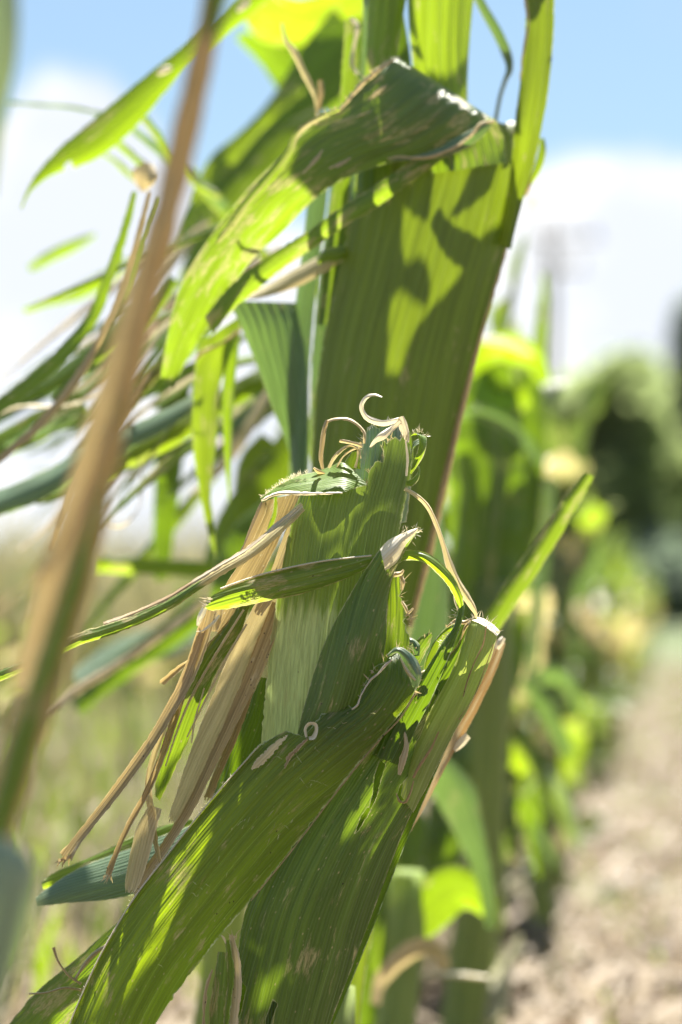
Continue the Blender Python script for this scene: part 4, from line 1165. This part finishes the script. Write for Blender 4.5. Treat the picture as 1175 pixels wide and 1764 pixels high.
# broad leaf: rises behind, folds at the crest, comes down to the left
tall_leaf = ribbon('leaf', M['glossy'], tall, B0 - .03,
       [(745, 300, 872, 280, 1.3, 1.7), (722, 200, 868, 238, 1.4, 1.7), (702, 124, 858, 215, 1.4, 1.5), (689, 100, 850, 205, 1.0, 1.1), (675, 101, 840, 205, .4, .6), (655, 118, 822, 216, -.1, .2), (622, 150, 792, 236, -.3, 0), (575, 192, 730, 266, -.3, 0), (530, 222, 655, 285, -.2, .1), (480, 272, 590, 310, 0, .2), (430, 322, 540, 345, .3, .5),
        (388, 372, 488, 398, .7, 1.0), (350, 425, 436, 446, 1.2, 1.4), (318, 478, 398, 500, 1.7, 1.9), (298, 530, 362, 560, 2.2, 2.3), (286, 590, 326, 612, 2.7, 2.8), (276, 650, 300, 670, 3.2, 3.3)],
       bulge=.55, res=2.6, ribs=.015, wave=.12, label='broad leaf folded over at a shiny crest and drooping left')
strip('papery_edge', M['husk'], tall, B0 - .034, [(690, 98, 3), (672, 106, 8), (650, 122, 10), (622, 146, 10), (600, 172, 9), (580, 196, 7)], res=1.8, jag=3)
strip('leaf_margin', M['torn'], tall, B0 - .036, [(585, 188, 6), (540, 208, 10), (512, 230, 14), (498, 262, 18), (470, 300, 20), (430, 345, 18), (395, 392, 16), (372, 420, 12)], res=2, jag=3, dead=.45)
for pts in ([(636, 170, 3), (646, 162, 7), (656, 154, 8), (668, 146, 3)], [(522, 298, 3), (532, 288, 6), (544, 275, 8), (556, 258, 3)], [(566, 290, 3), (584, 284, 7), (604, 272, 4)], [(610, 205, 1), (622, 198, 4), (640, 190, 2)]):
    strip('dry_patch', M['husk'], tall, B0 - .0375, pts, res=1.2, jag=3, jf=.2, bulge=.02)
# torn lower half of that leaf
ribbon('torn_strip', M['torn'], tall, B0 - .028,
       [(846, 204, 850, 214, .8, .8, .2), (800, 226, 812, 244, .3, .4, .1), (758, 250, 770, 270, 0, .1, .3), (700, 283, 712, 312, 0, .1, .5), (640, 322, 655, 354, .1, .2, .3), (580, 362, 592, 392, .2, .3, .5), (530, 398, 545, 425, .4, .5, .1), (480, 428, 492, 460, .6, .7, .2), (430, 462, 444, 500, .9, 1, .1), (388, 500, 402, 535, 1.2, 1.2, .3), (352, 545, 368, 575, 1.5, 1.5, .5)],
       bulge=.2, res=2.2, jag=3, wave=.1, label='torn strip peeling from the folded leaf')
ribbon('torn_strip', M['wax'], tall, B0 - .033, [(842, 206, 848, 216), (812, 222, 822, 244, -.1, 0), (782, 238, 790, 262, -.1, 0), (750, 256, 755, 272), (715, 268, 722, 278), (672, 273, 674, 277)], bulge=.2, res=1.8, jag=2)
strip('papery_edge', M['husk'], tall, B0 - .036, [(668, 274, 4), (690, 270, 5), (712, 272, 5), (740, 270, 7), (764, 262, 6), (790, 250, 6), (812, 232, 6), (828, 214, 6), (852, 208, 6)], res=1.6, jag=1.5)
fray(tall, B0 - .035, [(520, 228, -.6, -.8), (575, 190, -.5, -.9), (620, 145, -.5, -.9), (680, 98, -.4, -.9)], 30, 9, 'husk', 2)
fray(tall, B0 - .03, [(640, 330, -.4, .8), (700, 300, -.3, .9), (780, 262, -.2, .9), (850, 212, .3, .8)], 30, 9, 'husk', 2)
# right upright leaf
ribbon('leaf', M['sheath'], tall, B0 - .012, [(906, -60, 952, -60, 0, -.3), (906, -20, 955, -20, 0, -.3), (904, 60, 954, 60, 0, -.2), (896, 140, 946, 150, 0, -.2), (886, 215, 934, 220, .1, -.1), (882, 270, 920, 285, .4, 0), (872, 340, 900, 350, .8, .1), (855, 420, 880, 430, 1.2, .3)],
       bulge=.25, res=2.4, ribs=.03, jag=1, label='upright leaf edge rising at the right of the sheath')
strip('dry_margin', M['husk'], tall, B0 - .014, [(905, -60, 8), (906, 0, 7), (910, 40, 6), (902, 90, 6), (896, 140, 4)], res=2, jag=2)
strip('torn_tongue', M['yellow'], tall, B0 + .01, [(934, 238, 8), (934, 262, 14), (926, 290, 14), (912, 318, 8)], res=2)
strip('dry_shred', M['dry'], tall, B0 + .01, [(914, 300, 6), (910, 320, 10), (904, 338, 6)], res=2, jag=2)
# upper blades
ribbon('leaf', M['yellow'], tall, B0 - .004, [(706, -60, 820, -60), (702, -40, 820, -40), (704, 40, 812, 40), (712, 120, 806, 125), (720, 190, 806, 195)], bulge=.8, res=3, ribs=.03, rag0=45)
ribbon('leaf', M['yellow'], tall, B0 - .006, [(638, -70, 706, -70), (636, -30, 704, -30), (632, 60, 690, 60), (628, 140, 680, 140), (620, 230, 676, 230), (610, 330, 676, 330)], bulge=.6, res=3, ribs=.03, rag0=45)
ribbon('leaf', M['blade_dark'], tall, B0 + .006, [(684, -20, 688, -20), (672, 40, 698, 40), (658, 80, 706, 90), (640, 130, 712, 150), (636, 200, 716, 220), (630, 300, 720, 300)], bulge=.4, res=3)
ribbon('leaf', M['wax'], tall, B0 + .008, [(626, -60, 642, -60), (624, 60, 640, 60), (618, 160, 636, 160), (608, 260, 630, 260), (600, 350, 620, 350)], bulge=.2, res=3, jag=1)
ribbon('leaf', M['torn'], tall, B0 + .01, [(594, 36, 606, 28), (590, 90, 616, 80), (586, 150, 614, 150), (582, 210, 612, 210), (576, 300, 612, 300), (560, 420, 604, 420), (545, 560, 590, 560)], bulge=.2, res=2.5, jag=3)
strip('dry_margin', M['papery'], tall, B0 + .008, [(606, 30, 8), (616, 48, 9), (610, 80, 7), (606, 110, 8), (616, 128, 7)], res=1.8, jag=2)
strip('dry_curl', M['wax'], tall, B0 + .03, [(815, -20, 14), (836, 20, 17), (856, 55, 18), (872, 90, 17), (878, 118, 12), (870, 140, 8), (862, 165, 7), (856, 195, 7), (850, 230, 6)], res=2, twist=[.2, .3, .4, .3, -.1, -.4, -.3, -.2, 0],
      label='thin curled pale green leaf against the blue sky')
strip('dry_curl', M['torn'], tall, B0 + .02, [(486, 40, 5), (492, 68, 8), (508, 92, 13), (522, 122, 12), (536, 150, 10), (545, 178, 6), (546, 220, 5)], res=1.8, dead=.6, jag=1.5)
strip('dry_shred', M['dry'], tall, B0 + .02, [(552, 138, 8), (553, 160, 10), (548, 190, 5)], res=1.8)
# vertical greyish bands left of the sheath
for x0, w, mt, dz in ((516, 34, 'wax', .03), (548, 26, 'wax', .02), (572, 22, 'blade', .012), (592, 20, 'wax', .022)):
    ribbon('leaf', M[mt], tall, B0 + dz, [(x0 + 36 - w / 2, 300, x0 + 36 + w / 2, 300), (x0 + 22 - w / 2, 420, x0 + 22 + w / 2, 420), (x0 + 8 - w / 2, 540, x0 + 8 + w / 2, 540), (x0 - w / 2, 660, x0 + w / 2, 660), (x0 - w / 2, 780, x0 + w / 2, 780), (x0 - 2 - w / 2, 900, x0 + w / 2 - 4, 900)],
           bulge=.2, res=3.5, jag=1)
strip('dry_leaf', M['husk'], tall, B0 + .008, [(598, 432, 20), (560, 452, 30), (520, 474, 32), (478, 494, 24), (440, 508, 14), (420, 514, 4)], res=2, jag=2, twist=.3)
strip('torn_tongue', M['yellow'], tall, B0 + .000, [(548, 452, 10), (562, 440, 22), (580, 438, 26), (596, 430, 20)], res=2, bulge=.3)
# hanging grey green triangular leaf
ribbon('leaf', M['wax'], tall, B0 + .03, [(392, 518, 520, 522, -1.0, .2), (412, 556, 528, 556, -.9, .1), (430, 600, 530, 606, -.6, 0), (450, 650, 532, 660, -.4, 0), (470, 705, 532, 715, -.2, 0), (492, 760, 530, 770), (510, 815, 528, 820), (516, 850, 522, 852)],
       bulge=.3, res=2.6, ribs=.03, label='grey green hanging leaf with white sun glints')
# lone leaf standing out at the right
ribbon('leaf', M['torn'], tall, B0 - .005,
       [(1006, 812, 1024, 822), (990, 832, 1012, 844), (968, 858, 994, 874), (962, 872, 984, 888), (940, 900, 976, 906), (915, 938, 956, 940), (885, 980, 928, 985), (860, 1018, 900, 1026), (836, 1056, 874, 1066), (812, 1096, 850, 1104), (790, 1140, 826, 1150), (760, 1200, 790, 1210)],
       bulge=.2, res=2.2, jag=2, fold=.15, label='single narrow leaf sticking out to the right with a broken tip')
ribbon('leaf', M['wax'], tall, B0 + .035, [(748, 862, 758, 862), (742, 920, 766, 920), (730, 990, 770, 990), (715, 1060, 772, 1060), (700, 1130, 770, 1130), (690, 1220, 760, 1220)], bulge=.3, res=4)

# ================================================================== PLANT BEHIND ON THE LEFT
back = empty('corn_plant', tuple(P(430, 1500, 1.08) * np.array([1, 1, 0])), 'shredded corn plant behind on the left with leaves blown out over the sky', 'corn plant', 'corn plants along the row')
C0 = 1.02
stalk_down(back, 400, 1300, 1.1, .011)
L = lambda mt, dz, pts, **kw: strip(kw.pop('name', 'leaf'), M[mt], back, C0 + dz, pts, res=kw.pop('res', 3.2), jag=kw.pop('jag', 2), **kw)
L('blade', .0, [(470, -40, 40), (420, 10, 34), (360, 62, 30), (300, 112, 32), (250, 158, 44), (200, 206, 56), (150, 246, 60), (110, 272, 46), (80, 296, 26), (56, 324, 12), (38, 356, 5)], twist=.4, label='long bright leaf arching out over the blue sky', tw=0) if False else None
ribbon('leaf', M['blade'], back, C0,
       [(455, -50, 490, -20), (405, 0, 440, 20), (345, 54, 372, 76), (290, 98, 318, 122), (240, 138, 276, 172), (190, 180, 234, 220), (140, 222, 186, 262), (104, 252, 142, 286), (74, 284, 96, 300), (50, 318, 58, 326), (34, 360, 37, 362)],
       bulge=.25, res=2.6, jag=2, holes=[[(112, 284), (120, 276), (128, 292), (148, 282), (150, 300), (110, 300)]], label='long bright leaf arching out over the blue sky')
strip('dry_patch', M['papery'], back, C0 - .004, [(270, 128, 6), (284, 120, 14), (296, 116, 8)], res=2, jag=2)
strip('dry_patch', M['papery'], back, C0 - .004, [(408, 20, 8), (420, 10, 14), (430, 2, 8)], res=2, jag=2)
bk = [
    ('yellow', .28, [(420, -10, 60), (470, 30, 90), (530, 40, 90), (600, 10, 80), (660, -40, 70)], 3.0),
    ('blade_dark', .30, [(410, 60, 18), (460, 90, 50), (520, 120, 130), (590, 110, 170), (660, 60, 150)], 1.0),
    ('blade_dark', .25, [(620, 60, 130), (560, 120, 110), (500, 190, 80), (430, 260, 64), (380, 310, 50), (340, 370, 46), (300, 440, 30)], 1.0),
    ('yellow', .22, [(520, 150, 20), (470, 190, 24), (420, 240, 30), (380, 280, 40), (350, 320, 30), (330, 350, 16)], .4),
    ('blade', .20, [(560, 210, 60), (510, 240, 60), (450, 310, 70), (400, 380, 80), (350, 460, 70), (320, 540, 50)], .6),
    ('torn', .12, [(330, 290, 12), (360, 340, 16), (400, 380, 20), (440, 420, 20), (480, 470, 14)], .2),
    ('wax', .10, [(0, 176, 6), (60, 180, 7), (130, 186, 8), (200, 206, 10), (250, 240, 14), (300, 280, 18), (350, 320, 22), (390, 360, 20)], .2),
    ('torn', .08, [(236, 190, 14), (262, 220, 15), (292, 262, 16), (330, 310, 16), (380, 340, 14)], .2),
    ('blade', .10, [(186, 232, 12), (214, 256, 15), (244, 282, 15), (270, 300, 10)], .2),
    ('torn', .12, [(150, 250, 6), (190, 272, 9), (214, 292, 12), (240, 320, 8)], .2),
    ('blade', .26, [(50, 464, 14), (90, 440, 22), (130, 422, 20), (165, 404, 8)], .2),
    ('blade', .24, [(40, 536, 12), (80, 522, 16), (130, 508, 22), (170, 488, 24), (220, 450, 20)], .2),
    # shreds streaming down to the left
    ('blade', -.05, [(232, 330, 10), (214, 400, 16), (190, 470, 20), (160, 545, 22), (110, 608, 26), (50, 662, 26), (-10, 706, 24)], .3),
    ('blade', .03, [(300, 480, 24), (250, 540, 34), (190, 590, 40), (120, 640, 34), (50, 680, 26), (-20, 720, 20)], .5),
    ('dry', -.06, [(258, 330, 9), (236, 420, 13), (208, 510, 14), (170, 590, 15), (120, 670, 16), (60, 740, 16), (0, 790, 14), (-40, 820, 12)], .2),
    ('torn', -.05, [(276, 340, 10), (248, 420, 12), (224, 500, 14), (190, 560, 14), (150, 620, 12), (90, 690, 10)], .2),
    ('dry', -.03, [(400, 520, 16), (350, 560, 20), (300, 610, 22), (250, 660, 20), (190, 740, 16), (130, 840, 14), (90, 950, 12)], .2),
    ('torn', -.03, [(420, 500, 18), (370, 535, 24), (320, 580, 22), (270, 640, 20), (220, 700, 16)], .2),
    ('blade_dark', .02, [(460, 470, 22), (400, 520, 26), (350, 570, 26), (310, 620, 24), (260, 660, 22), (200, 690, 18)], .2),
    ('wax', -.02, [(340, 690, 24), (280, 725, 34), (210, 760, 40), (140, 800, 44), (70, 838, 46), (0, 866, 44), (-60, 880, 40)], .6),
    ('yellow', .02, [(330, 730, 40), (270, 760, 46), (200, 800, 36), (130, 840, 26), (60, 862, 20)], .4),
    ('yellow', .04, [(200, 640, 14), (120, 690, 18), (60, 720, 20), (-10, 760, 22)], .4),
    ('blade', .08, [(150, 700, 20), (80, 740, 30), (10, 770, 34), (-50, 790, 30)], .4),
    ('husk', .00, [(180, 680, 6), (100, 700, 7), (40, 700, 7), (-10, 716, 6)], .2),
    ('blade', .06, [(480, 640, 30), (430, 665, 40), (370, 700, 44), (310, 735, 44), (250, 760, 40)], .5),
    ('wax', .10, [(330, 560, 20), (240, 600, 20), (150, 640, 20), (60, 690, 16), (-10, 730, 14)], .3),
    ('wax', .06, [(300, 620, 14), (220, 690, 20), (170, 750, 26), (120, 800, 22)], .3),
    ('blade_dark', .20, [(300, 640, 60), (298, 720, 58), (290, 800, 50), (286, 870, 44), (280, 950, 34), (278, 1000, 24)], .3),
    ('blade', .14, [(540, 720, 60), (500, 780, 70), (460, 830, 70), (415, 880, 60), (380, 930, 40), (360, 970, 20)], .8),
    ('yellow', .16, [(470, 760, 50), (440, 800, 60), (420, 850, 40)], .4),
    ('blade_dark', .10, [(470, 880, 50), (430, 920, 60), (400, 980, 60), (380, 1050, 44)], .4),
    ('yellow', .12, [(540, 900, 50), (500, 960, 60), (470, 1020, 60), (430, 1060, 40)], .4),
    ('wax', .18, [(520, 600, 50), (480, 650, 60), (430, 700, 60), (390, 760, 50)], .6),
    ('wax', .30, [(350, 1080, 40), (280, 1105, 60), (200, 1130, 50), (130, 1170, 30)], 2.0),
    ('blade_dark', .26, [(350, 1050, 50), (280, 1100, 50), (200, 1160, 40), (130, 1220, 30)], .5),
    ('husk', .07, [(360, 1030, 14), (290, 1085, 15), (210, 1140, 16), (130, 1190, 16), (80, 1225, 16), (30, 1250, 14)], .2),
    ('yellow', .18, [(160, 972, 28), (220, 974, 30), (290, 978, 30), (340, 980, 30), (400, 985, 26)], .3),
    ('husk', .0, [(245, 330, 10), (250, 310, 44), (252, 296, 46), (256, 280, 14)], .4),
    ('papery', .02, [(170, 900, 5), (210, 905, 6), (240, 870, 5), (244, 800, 4), (236, 740, 4)], .1),
    ('blade', .32, [(640, 250, 40), (620, 350, 50), (590, 430, 50), (560, 520, 50)], .4),
]
for mt, dz, pts, tw in bk:
    strip('dry_strip' if mt in ('dry', 'husk', 'papery') else 'leaf', M[mt], back, C0 + dz, pts, res=4, jag=2.5, twist=tw, bulge=.3 if pts[1][2] > 24 else .1, wave=.15)
# forked bright leaf hanging straight down
ribbon('leaf', M['yellow'], back, C0 - .03, [(345, 590, 412, 545), (338, 612, 412, 575), (334, 650, 378, 668), (330, 720, 376, 735), (334, 790, 368, 800), (344, 850, 364, 856), (356, 910, 370, 912), (368, 960, 374, 961)], bulge=.3, res=2.6, jag=1.5,
       label='forked bright leaf hanging straight down')
ribbon('leaf', M['blade'], back, C0 - .028, [(392, 560, 416, 552), (386, 620, 410, 620), (382, 690, 402, 690), (384, 750, 400, 750), (388, 810, 398, 810), (392, 850, 397, 850), (394, 868, 396, 868)], bulge=.2, res=2.6, jag=1.5)
strip('dry_margin', M['dry'], back, C0 - .035, [(416, 566, 4), (380, 592, 5), (350, 606, 6), (336, 620, 5)], res=2)

# ================================================================== NEAREST PLANT, OUT OF FOCUS AT LEFT
near = empty('corn_plant', tuple(P(-260, 1500, .50) * np.array([1, 1, 0])), 'nearest corn plant crossing the left side wholly out of focus', 'corn plant', 'corn plants along the row')
N0 = 0.515
strand('dry_stem', M['stem'], near, N0, [(385, -80, 22, 0, .0), (368, 0, 22, 0, .0), (352, 80, 22), (330, 180, 23), (305, 290, 24), (278, 400, 26), (252, 500, 27), (228, 600, 27), (205, 700, 26), (180, 800, 26), (155, 900, 30), (128, 1000, 31), (98, 1100, 32), (62, 1210, 34), (30, 1310, 34), (0, 1410, 34), (-40, 1540, 36), (-90, 1720, 38), (-150, 1900, 40)],
       sides=14, flat=.7, label='long tan stem slanting down the left side')
strip('green_stem', M['blade'], near, N0 - .004, [(392, -90, 36), (376, -10, 38), (368, 30, 30), (360, 70, 12)], res=6, jag=4)
strip('green_stem', M['yellow'], near, N0 - .0055, [(190, 800, 6), (160, 900, 16), (130, 1000, 34), (100, 1095, 34), (64, 1200, 40), (36, 1290, 48), (4, 1400, 44), (-40, 1530, 46), (-90, 1700, 46)], res=6, jag=4, bulge=.3)
strip('dry_strip', M['dry'], near, N0 - .02, [(300, 300, 12), (250, 440, 24), (215, 560, 34), (180, 680, 36), (150, 780, 34), (120, 880, 34), (90, 980, 36), (60, 1080, 34), (30, 1190, 30)], res=5, jag=3)
strip('dry_strand', M['dry'], near, N0 - .02, [(190, 720, 6), (150, 830, 7), (110, 920, 8), (70, 980, 9), (20, 1030, 8), (-40, 1066, 8)], res=4)
ribbon('leaf', M['glaucous'], near, N0 - .02, [(-70, -100, 20, -100), (-60, 0, 32, 0), (-60, 90, 30, 90), (-60, 180, 14, 180), (-50, 260, 2, 260), (-40, 340, -10, 340)], bulge=.4, res=6, label='grey green leaf edge in the upper left corner')
ribbon('leaf', M['glaucous'], near, N0 - .05, [(-30, 1450, 10, 1440), (-60, 1480, 56, 1480), (-80, 1540, 64, 1540), (-90, 1600, 48, 1610), (-100, 1670, 24, 1680), (-110, 1740, 2, 1750), (-120, 1820, -20, 1830)], bulge=.5, res=6, label='blue green leaf tip in the lower left corner')
stalk_down(near, -260, 1500, .50, .013)

# ================================================================== PLANT RIGHT BEHIND, lower drooping leaves
side = empty('corn_plant', tuple(P(700, 1600, 1.22) * np.array([1, 1, 0])), 'low corn plant with drooping blue green leaves right behind the split sheath', 'corn plant', 'corn plants along the row')
stalk_down(side, 700, 1500, 1.22, .012)
D0 = 1.2
sl = [
    ('wax', .0, [(700, 1350, 40), (745, 1330, 70), (785, 1370, 70), (808, 1430, 50), (828, 1490, 34), (840, 1550, 24), (842, 1600, 14)], 1.2),
    ('blade', .02, [(660, 1680, 40), (690, 1610, 80), (740, 1560, 90), (790, 1530, 80), (830, 1550, 50), (845, 1580, 20)], 1.0),
    ('husk', -.03, [(646, 1730, 18), (656, 1690, 26), (690, 1650, 34), (725, 1630, 34), (755, 1640, 28), (770, 1670, 20)], 1.4),  # white leaf highlight painted in as a pale strip
    ('papery', .03, [(690, 1680, 6), (740, 1678, 9), (800, 1680, 9), (840, 1684, 5)], .2),
    ('blade_dark', .06, [(690, 1400, 90), (680, 1500, 100), (650, 1600, 110), (630, 1700, 110), (620, 1800, 100)], .6),
    ('blade_dark', .10, [(770, 1380, 60), (760, 1460, 70), (740, 1540, 60), (700, 1640, 50)], .6),
    ('yellow', .25, [(800, 1310, 30), (840, 1290, 44), (880, 1300, 40), (906, 1330, 24)], 1.5),
    ('torn', .3, [(820, 1400, 26), (850, 1370, 36), (880, 1380, 34), (896, 1420, 18)], 1.2),
    ('wax', .35, [(900, 1170, 14), (930, 1210, 26), (960, 1260, 30), (984, 1300, 20)], 1.2),
    ('yellow', .1, [(780, 1330, 18), (770, 1400, 20), (760, 1460, 14)], .3),
]
for mt, dz, pts, tw in sl:
    strip('leaf', M[mt], side, D0 + dz, pts, res=5, jag=2.5, twist=tw, bulge=.4, wave=.2)

mass = empty('corn_plant', tuple(P(820, 1100, 1.42) * np.array([1, 1, 0])), 'leafy corn plant with lime green crown and pale arching leaf beside the big sheath', 'corn plant', 'corn plants along the row')
stalk_down(mass, 850, 1000, 1.42, .014)
E0 = 1.4
ml = [
    ('blade', .0, [(800, 640, 30), (840, 608, 50), (880, 600, 56), (920, 620, 40), (940, 660, 24)], 3.0),
    ('papery', -.02, [(826, 586, 8), (860, 588, 14), (900, 602, 12), (920, 610, 6)], .8),
    ('blade', .02, [(830, 640, 30), (850, 680, 44), (880, 690, 50), (910, 680, 40)], 1.5),
    ('blade_dark', .02, [(840, 600, 60), (842, 700, 110), (840, 800, 130), (836, 900, 130), (830, 1000, 110), (820, 1100, 90)], .8),
    ('blade_dark', .05, [(910, 640, 40), (912, 720, 60), (908, 820, 60), (900, 920, 54), (880, 1010, 40)], .8),
    ('wax', -.04, [(790, 712, 20), (830, 712, 26), (870, 730, 26), (905, 760, 24), (930, 800, 14)], 1.6),
    ('blade', -.02, [(800, 780, 30), (810, 860, 40), (800, 960, 44), (785, 1060, 40), (770, 1150, 30)], .6),
    ('torn', .0, [(850, 720, 14), (854, 820, 18), (850, 920, 18), (840, 1020, 14)], .2),
    ('blade', .1, [(938, 470, 8), (936, 520, 20), (932, 570, 26), (930, 640, 26), (930, 720, 24)], .4),
    ('muted', .12, [(925, 800, 20), (930, 860, 26), (916, 930, 30), (896, 1000, 26), (870, 1080, 20)], .6),
    ('wax', .14, [(950, 820, 14), (946, 900, 20), (930, 1000, 24), (920, 1100, 22), (910, 1180, 14)], .8),
    ('blade_dark', .1, [(870, 1080, 60), (860, 1160, 70), (850, 1240, 60), (850, 1320, 50)], .8),
    ('blade', .08, [(900, 1050, 24), (890, 1130, 34), (870, 1200, 34), (850, 1260, 24)], .8),
]
for mt, dz, pts, tw in ml:
    strip('leaf', M[mt], mass, E0 + dz, pts, res=5, jag=3, twist=tw, bulge=.5, wave=.25)

# more shreds in the fan on the left
rr = random.Random(21)
for i in range(44):
    x0, y0 = rr.uniform(330, 520), rr.uniform(340, 760)
    L_ = rr.uniform(180, 480); a_ = math.radians(rr.uniform(125, 158))
    w_ = rr.uniform(8, 30); sag = rr.uniform(-30, 60)
    pts = [(x0 + math.cos(a_) * L_ * t, y0 + math.sin(a_) * L_ * t + sag * math.sin(t * 3) * (1 if i % 2 else -.4), w_ * (.5 + 1.6 * t * (1 - t) * 1.4) * (1 - .5 * t)) for t in np.linspace(0, 1, 7)]
    mt = rr.choice(['blade', 'torn', 'dry', 'yellow', 'blade', 'yellow', 'torn', 'husk', 'husk'])
    strip('dry_strip' if mt in ('dry', 'husk') else 'leaf', M[mt], back, C0 + rr.uniform(-.02, .28), pts, res=4.5, jag=2.5, twist=rr.uniform(.1, .8), bulge=.15, wave=.2)

# ------------------------------------------------------------------ unseen sheets added above the picture to cast shade
# Not plant parts: each is cut so its shade fills the given outlines.
def shade_sheet(owner, polys, src, y0, y1, t, mat, cell=3.0, targets=None, also=()):
    allp = np.concatenate([np.array(p, float) for p in polys])
    xa, xb = allp[:, 0].min() - 60, allp[:, 0].max() + 60
    nx, ny = int((xb - xa) / cell), int((y1 - y0) / cell)
    X, Y = np.meshgrid(np.linspace(xa, xb, nx), np.linspace(y0, y1, ny))
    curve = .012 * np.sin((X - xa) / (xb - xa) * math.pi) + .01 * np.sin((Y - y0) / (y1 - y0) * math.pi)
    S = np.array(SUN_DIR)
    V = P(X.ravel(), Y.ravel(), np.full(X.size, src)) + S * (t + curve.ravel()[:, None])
    idx = np.arange(X.size).reshape(X.shape)
    f = np.stack([idx[:-1, :-1], idx[1:, :-1], idx[1:, 1:], idx[:-1, 1:]], -1).reshape(-1, 4)
    keep = np.zeros(len(f), bool)
    bv, bf, k0 = [], [], 0
    mine = []
    for o in (targets or (owner.children_recursive + [c for a_ in also for c in a_.children_recursive])):
        if o.type != 'MESH' or o.get('aloft') or o.name.startswith(('leaf_hairs', 'frayed')):
            continue
        me = o.data
        co = np.empty(len(me.vertices) * 3); me.vertices.foreach_get('co', co)
        co = co.reshape(-1, 3) + np.array(o.parent.location if o.parent.parent is None else o.parent.parent.location)
        own = o.parent is owner or (o.parent.parent is owner)
        mine += [own] * len(o.data.polygons)
        bv += co.tolist()
        bf += [[k0 + q for q in p.vertices] for p in me.polygons]
        k0 += len(co)
    tree = BVHTree.FromPolygons(bv, bf)
    down = -SUN_DIR
    cen = V[f].mean(1)
    hx, hy = np.zeros(len(f)), np.zeros(len(f))
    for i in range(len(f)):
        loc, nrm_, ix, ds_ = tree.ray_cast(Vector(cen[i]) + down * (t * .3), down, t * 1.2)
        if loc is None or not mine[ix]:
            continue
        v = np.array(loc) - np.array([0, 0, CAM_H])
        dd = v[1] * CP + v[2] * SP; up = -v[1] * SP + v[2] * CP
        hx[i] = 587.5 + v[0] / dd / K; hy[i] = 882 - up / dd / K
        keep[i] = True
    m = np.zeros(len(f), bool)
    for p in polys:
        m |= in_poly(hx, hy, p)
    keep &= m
    if not keep.any():
        return
    f = f[keep]
    used, inv = np.unique(f, return_inverse=True)
    V = V[used]; f = inv.reshape(-1, 4)
    ac = (X.ravel()[used] - xa) * .2; al = (Y.ravel()[used] - y0) * .2
    o = link_mesh('leaf', V, f, mat, owner, dict(across=ac, along=al, edge=np.full(len(V), 3.0), dead=np.zeros(len(V))))  # unseen added shade caster, not a leaf of the plant
    o['aloft'] = 1


bpy.context.view_layer.update()
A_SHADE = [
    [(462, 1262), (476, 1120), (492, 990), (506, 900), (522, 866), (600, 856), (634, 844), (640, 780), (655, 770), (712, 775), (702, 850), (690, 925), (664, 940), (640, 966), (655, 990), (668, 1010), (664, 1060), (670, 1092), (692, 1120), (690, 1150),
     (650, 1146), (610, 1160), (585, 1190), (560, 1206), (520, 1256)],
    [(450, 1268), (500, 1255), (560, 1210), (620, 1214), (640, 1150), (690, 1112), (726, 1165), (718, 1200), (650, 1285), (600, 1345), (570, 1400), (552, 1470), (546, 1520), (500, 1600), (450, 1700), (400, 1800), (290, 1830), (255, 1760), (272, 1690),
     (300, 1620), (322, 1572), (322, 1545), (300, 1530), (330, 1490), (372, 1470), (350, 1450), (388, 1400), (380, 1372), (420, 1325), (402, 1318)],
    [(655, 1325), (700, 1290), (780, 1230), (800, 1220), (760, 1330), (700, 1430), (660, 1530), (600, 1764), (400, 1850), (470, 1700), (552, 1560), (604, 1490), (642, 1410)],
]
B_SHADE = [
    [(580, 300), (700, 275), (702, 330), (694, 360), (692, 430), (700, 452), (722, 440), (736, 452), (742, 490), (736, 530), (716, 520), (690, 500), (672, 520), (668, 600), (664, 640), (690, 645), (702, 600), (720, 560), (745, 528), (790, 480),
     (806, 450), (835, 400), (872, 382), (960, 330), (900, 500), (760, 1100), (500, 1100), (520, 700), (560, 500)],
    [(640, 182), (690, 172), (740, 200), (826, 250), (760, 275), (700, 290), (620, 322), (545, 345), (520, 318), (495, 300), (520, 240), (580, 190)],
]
shade_sheet(front, A_SHADE, .80, 640, 1060, .34, M['blade_dark'], also=(tall,))
shade_sheet(front, A_SHADE, .795, 940, 1340, .37, M['blade_dark'], also=(tall,))
shade_sheet(front, A_SHADE, .788, 1160, 1560, .43, M['blade_dark'], also=(tall,))
shade_sheet(front, A_SHADE, .782, 1380, 1960, .50, M['blade_dark'], also=(tall,))
shade_sheet(tall, B_SHADE, .932, -160, 600, .22, M['blade_dark'], targets=[tall_sheath, tall_leaf])
shade_sheet(tall, B_SHADE, .932, 440, 800, .32, M['blade_dark'], targets=[tall_sheath, tall_leaf])
shade_sheet(tall, B_SHADE, .932, 740, 1180, .44, M['blade_dark'], targets=[tall_sheath, tall_leaf])

# low drooping leaves that close the gaps of the row behind the split sheath
rm = random.Random(77)
for i in range(22):
    x0, y0 = rm.uniform(780, 900), rm.uniform(1080, 1480)
    s_ = rm.choice([-1, 1, 1]); l_ = rm.uniform(50, 120); w_ = rm.uniform(16, 44)
    pts = [(x0, y0, w_ * .5), (x0 + s_ * l_ * .35, y0 - rm.uniform(20, 60), w_), (x0 + s_ * l_ * .75, y0 - rm.uniform(-30, 20), w_ * .9), (x0 + s_ * l_, y0 + rm.uniform(40, 120), w_ * .35)]
    strip('leaf', M[rm.choice(['blade', 'torn', 'glaucous', 'blade_dark', 'muted', 'muted', 'wax'])], mass, E0 + rm.uniform(.0, .5), pts, res=5, jag=3, twist=rm.uniform(.3, 1.6), bulge=.4, wave=.3)
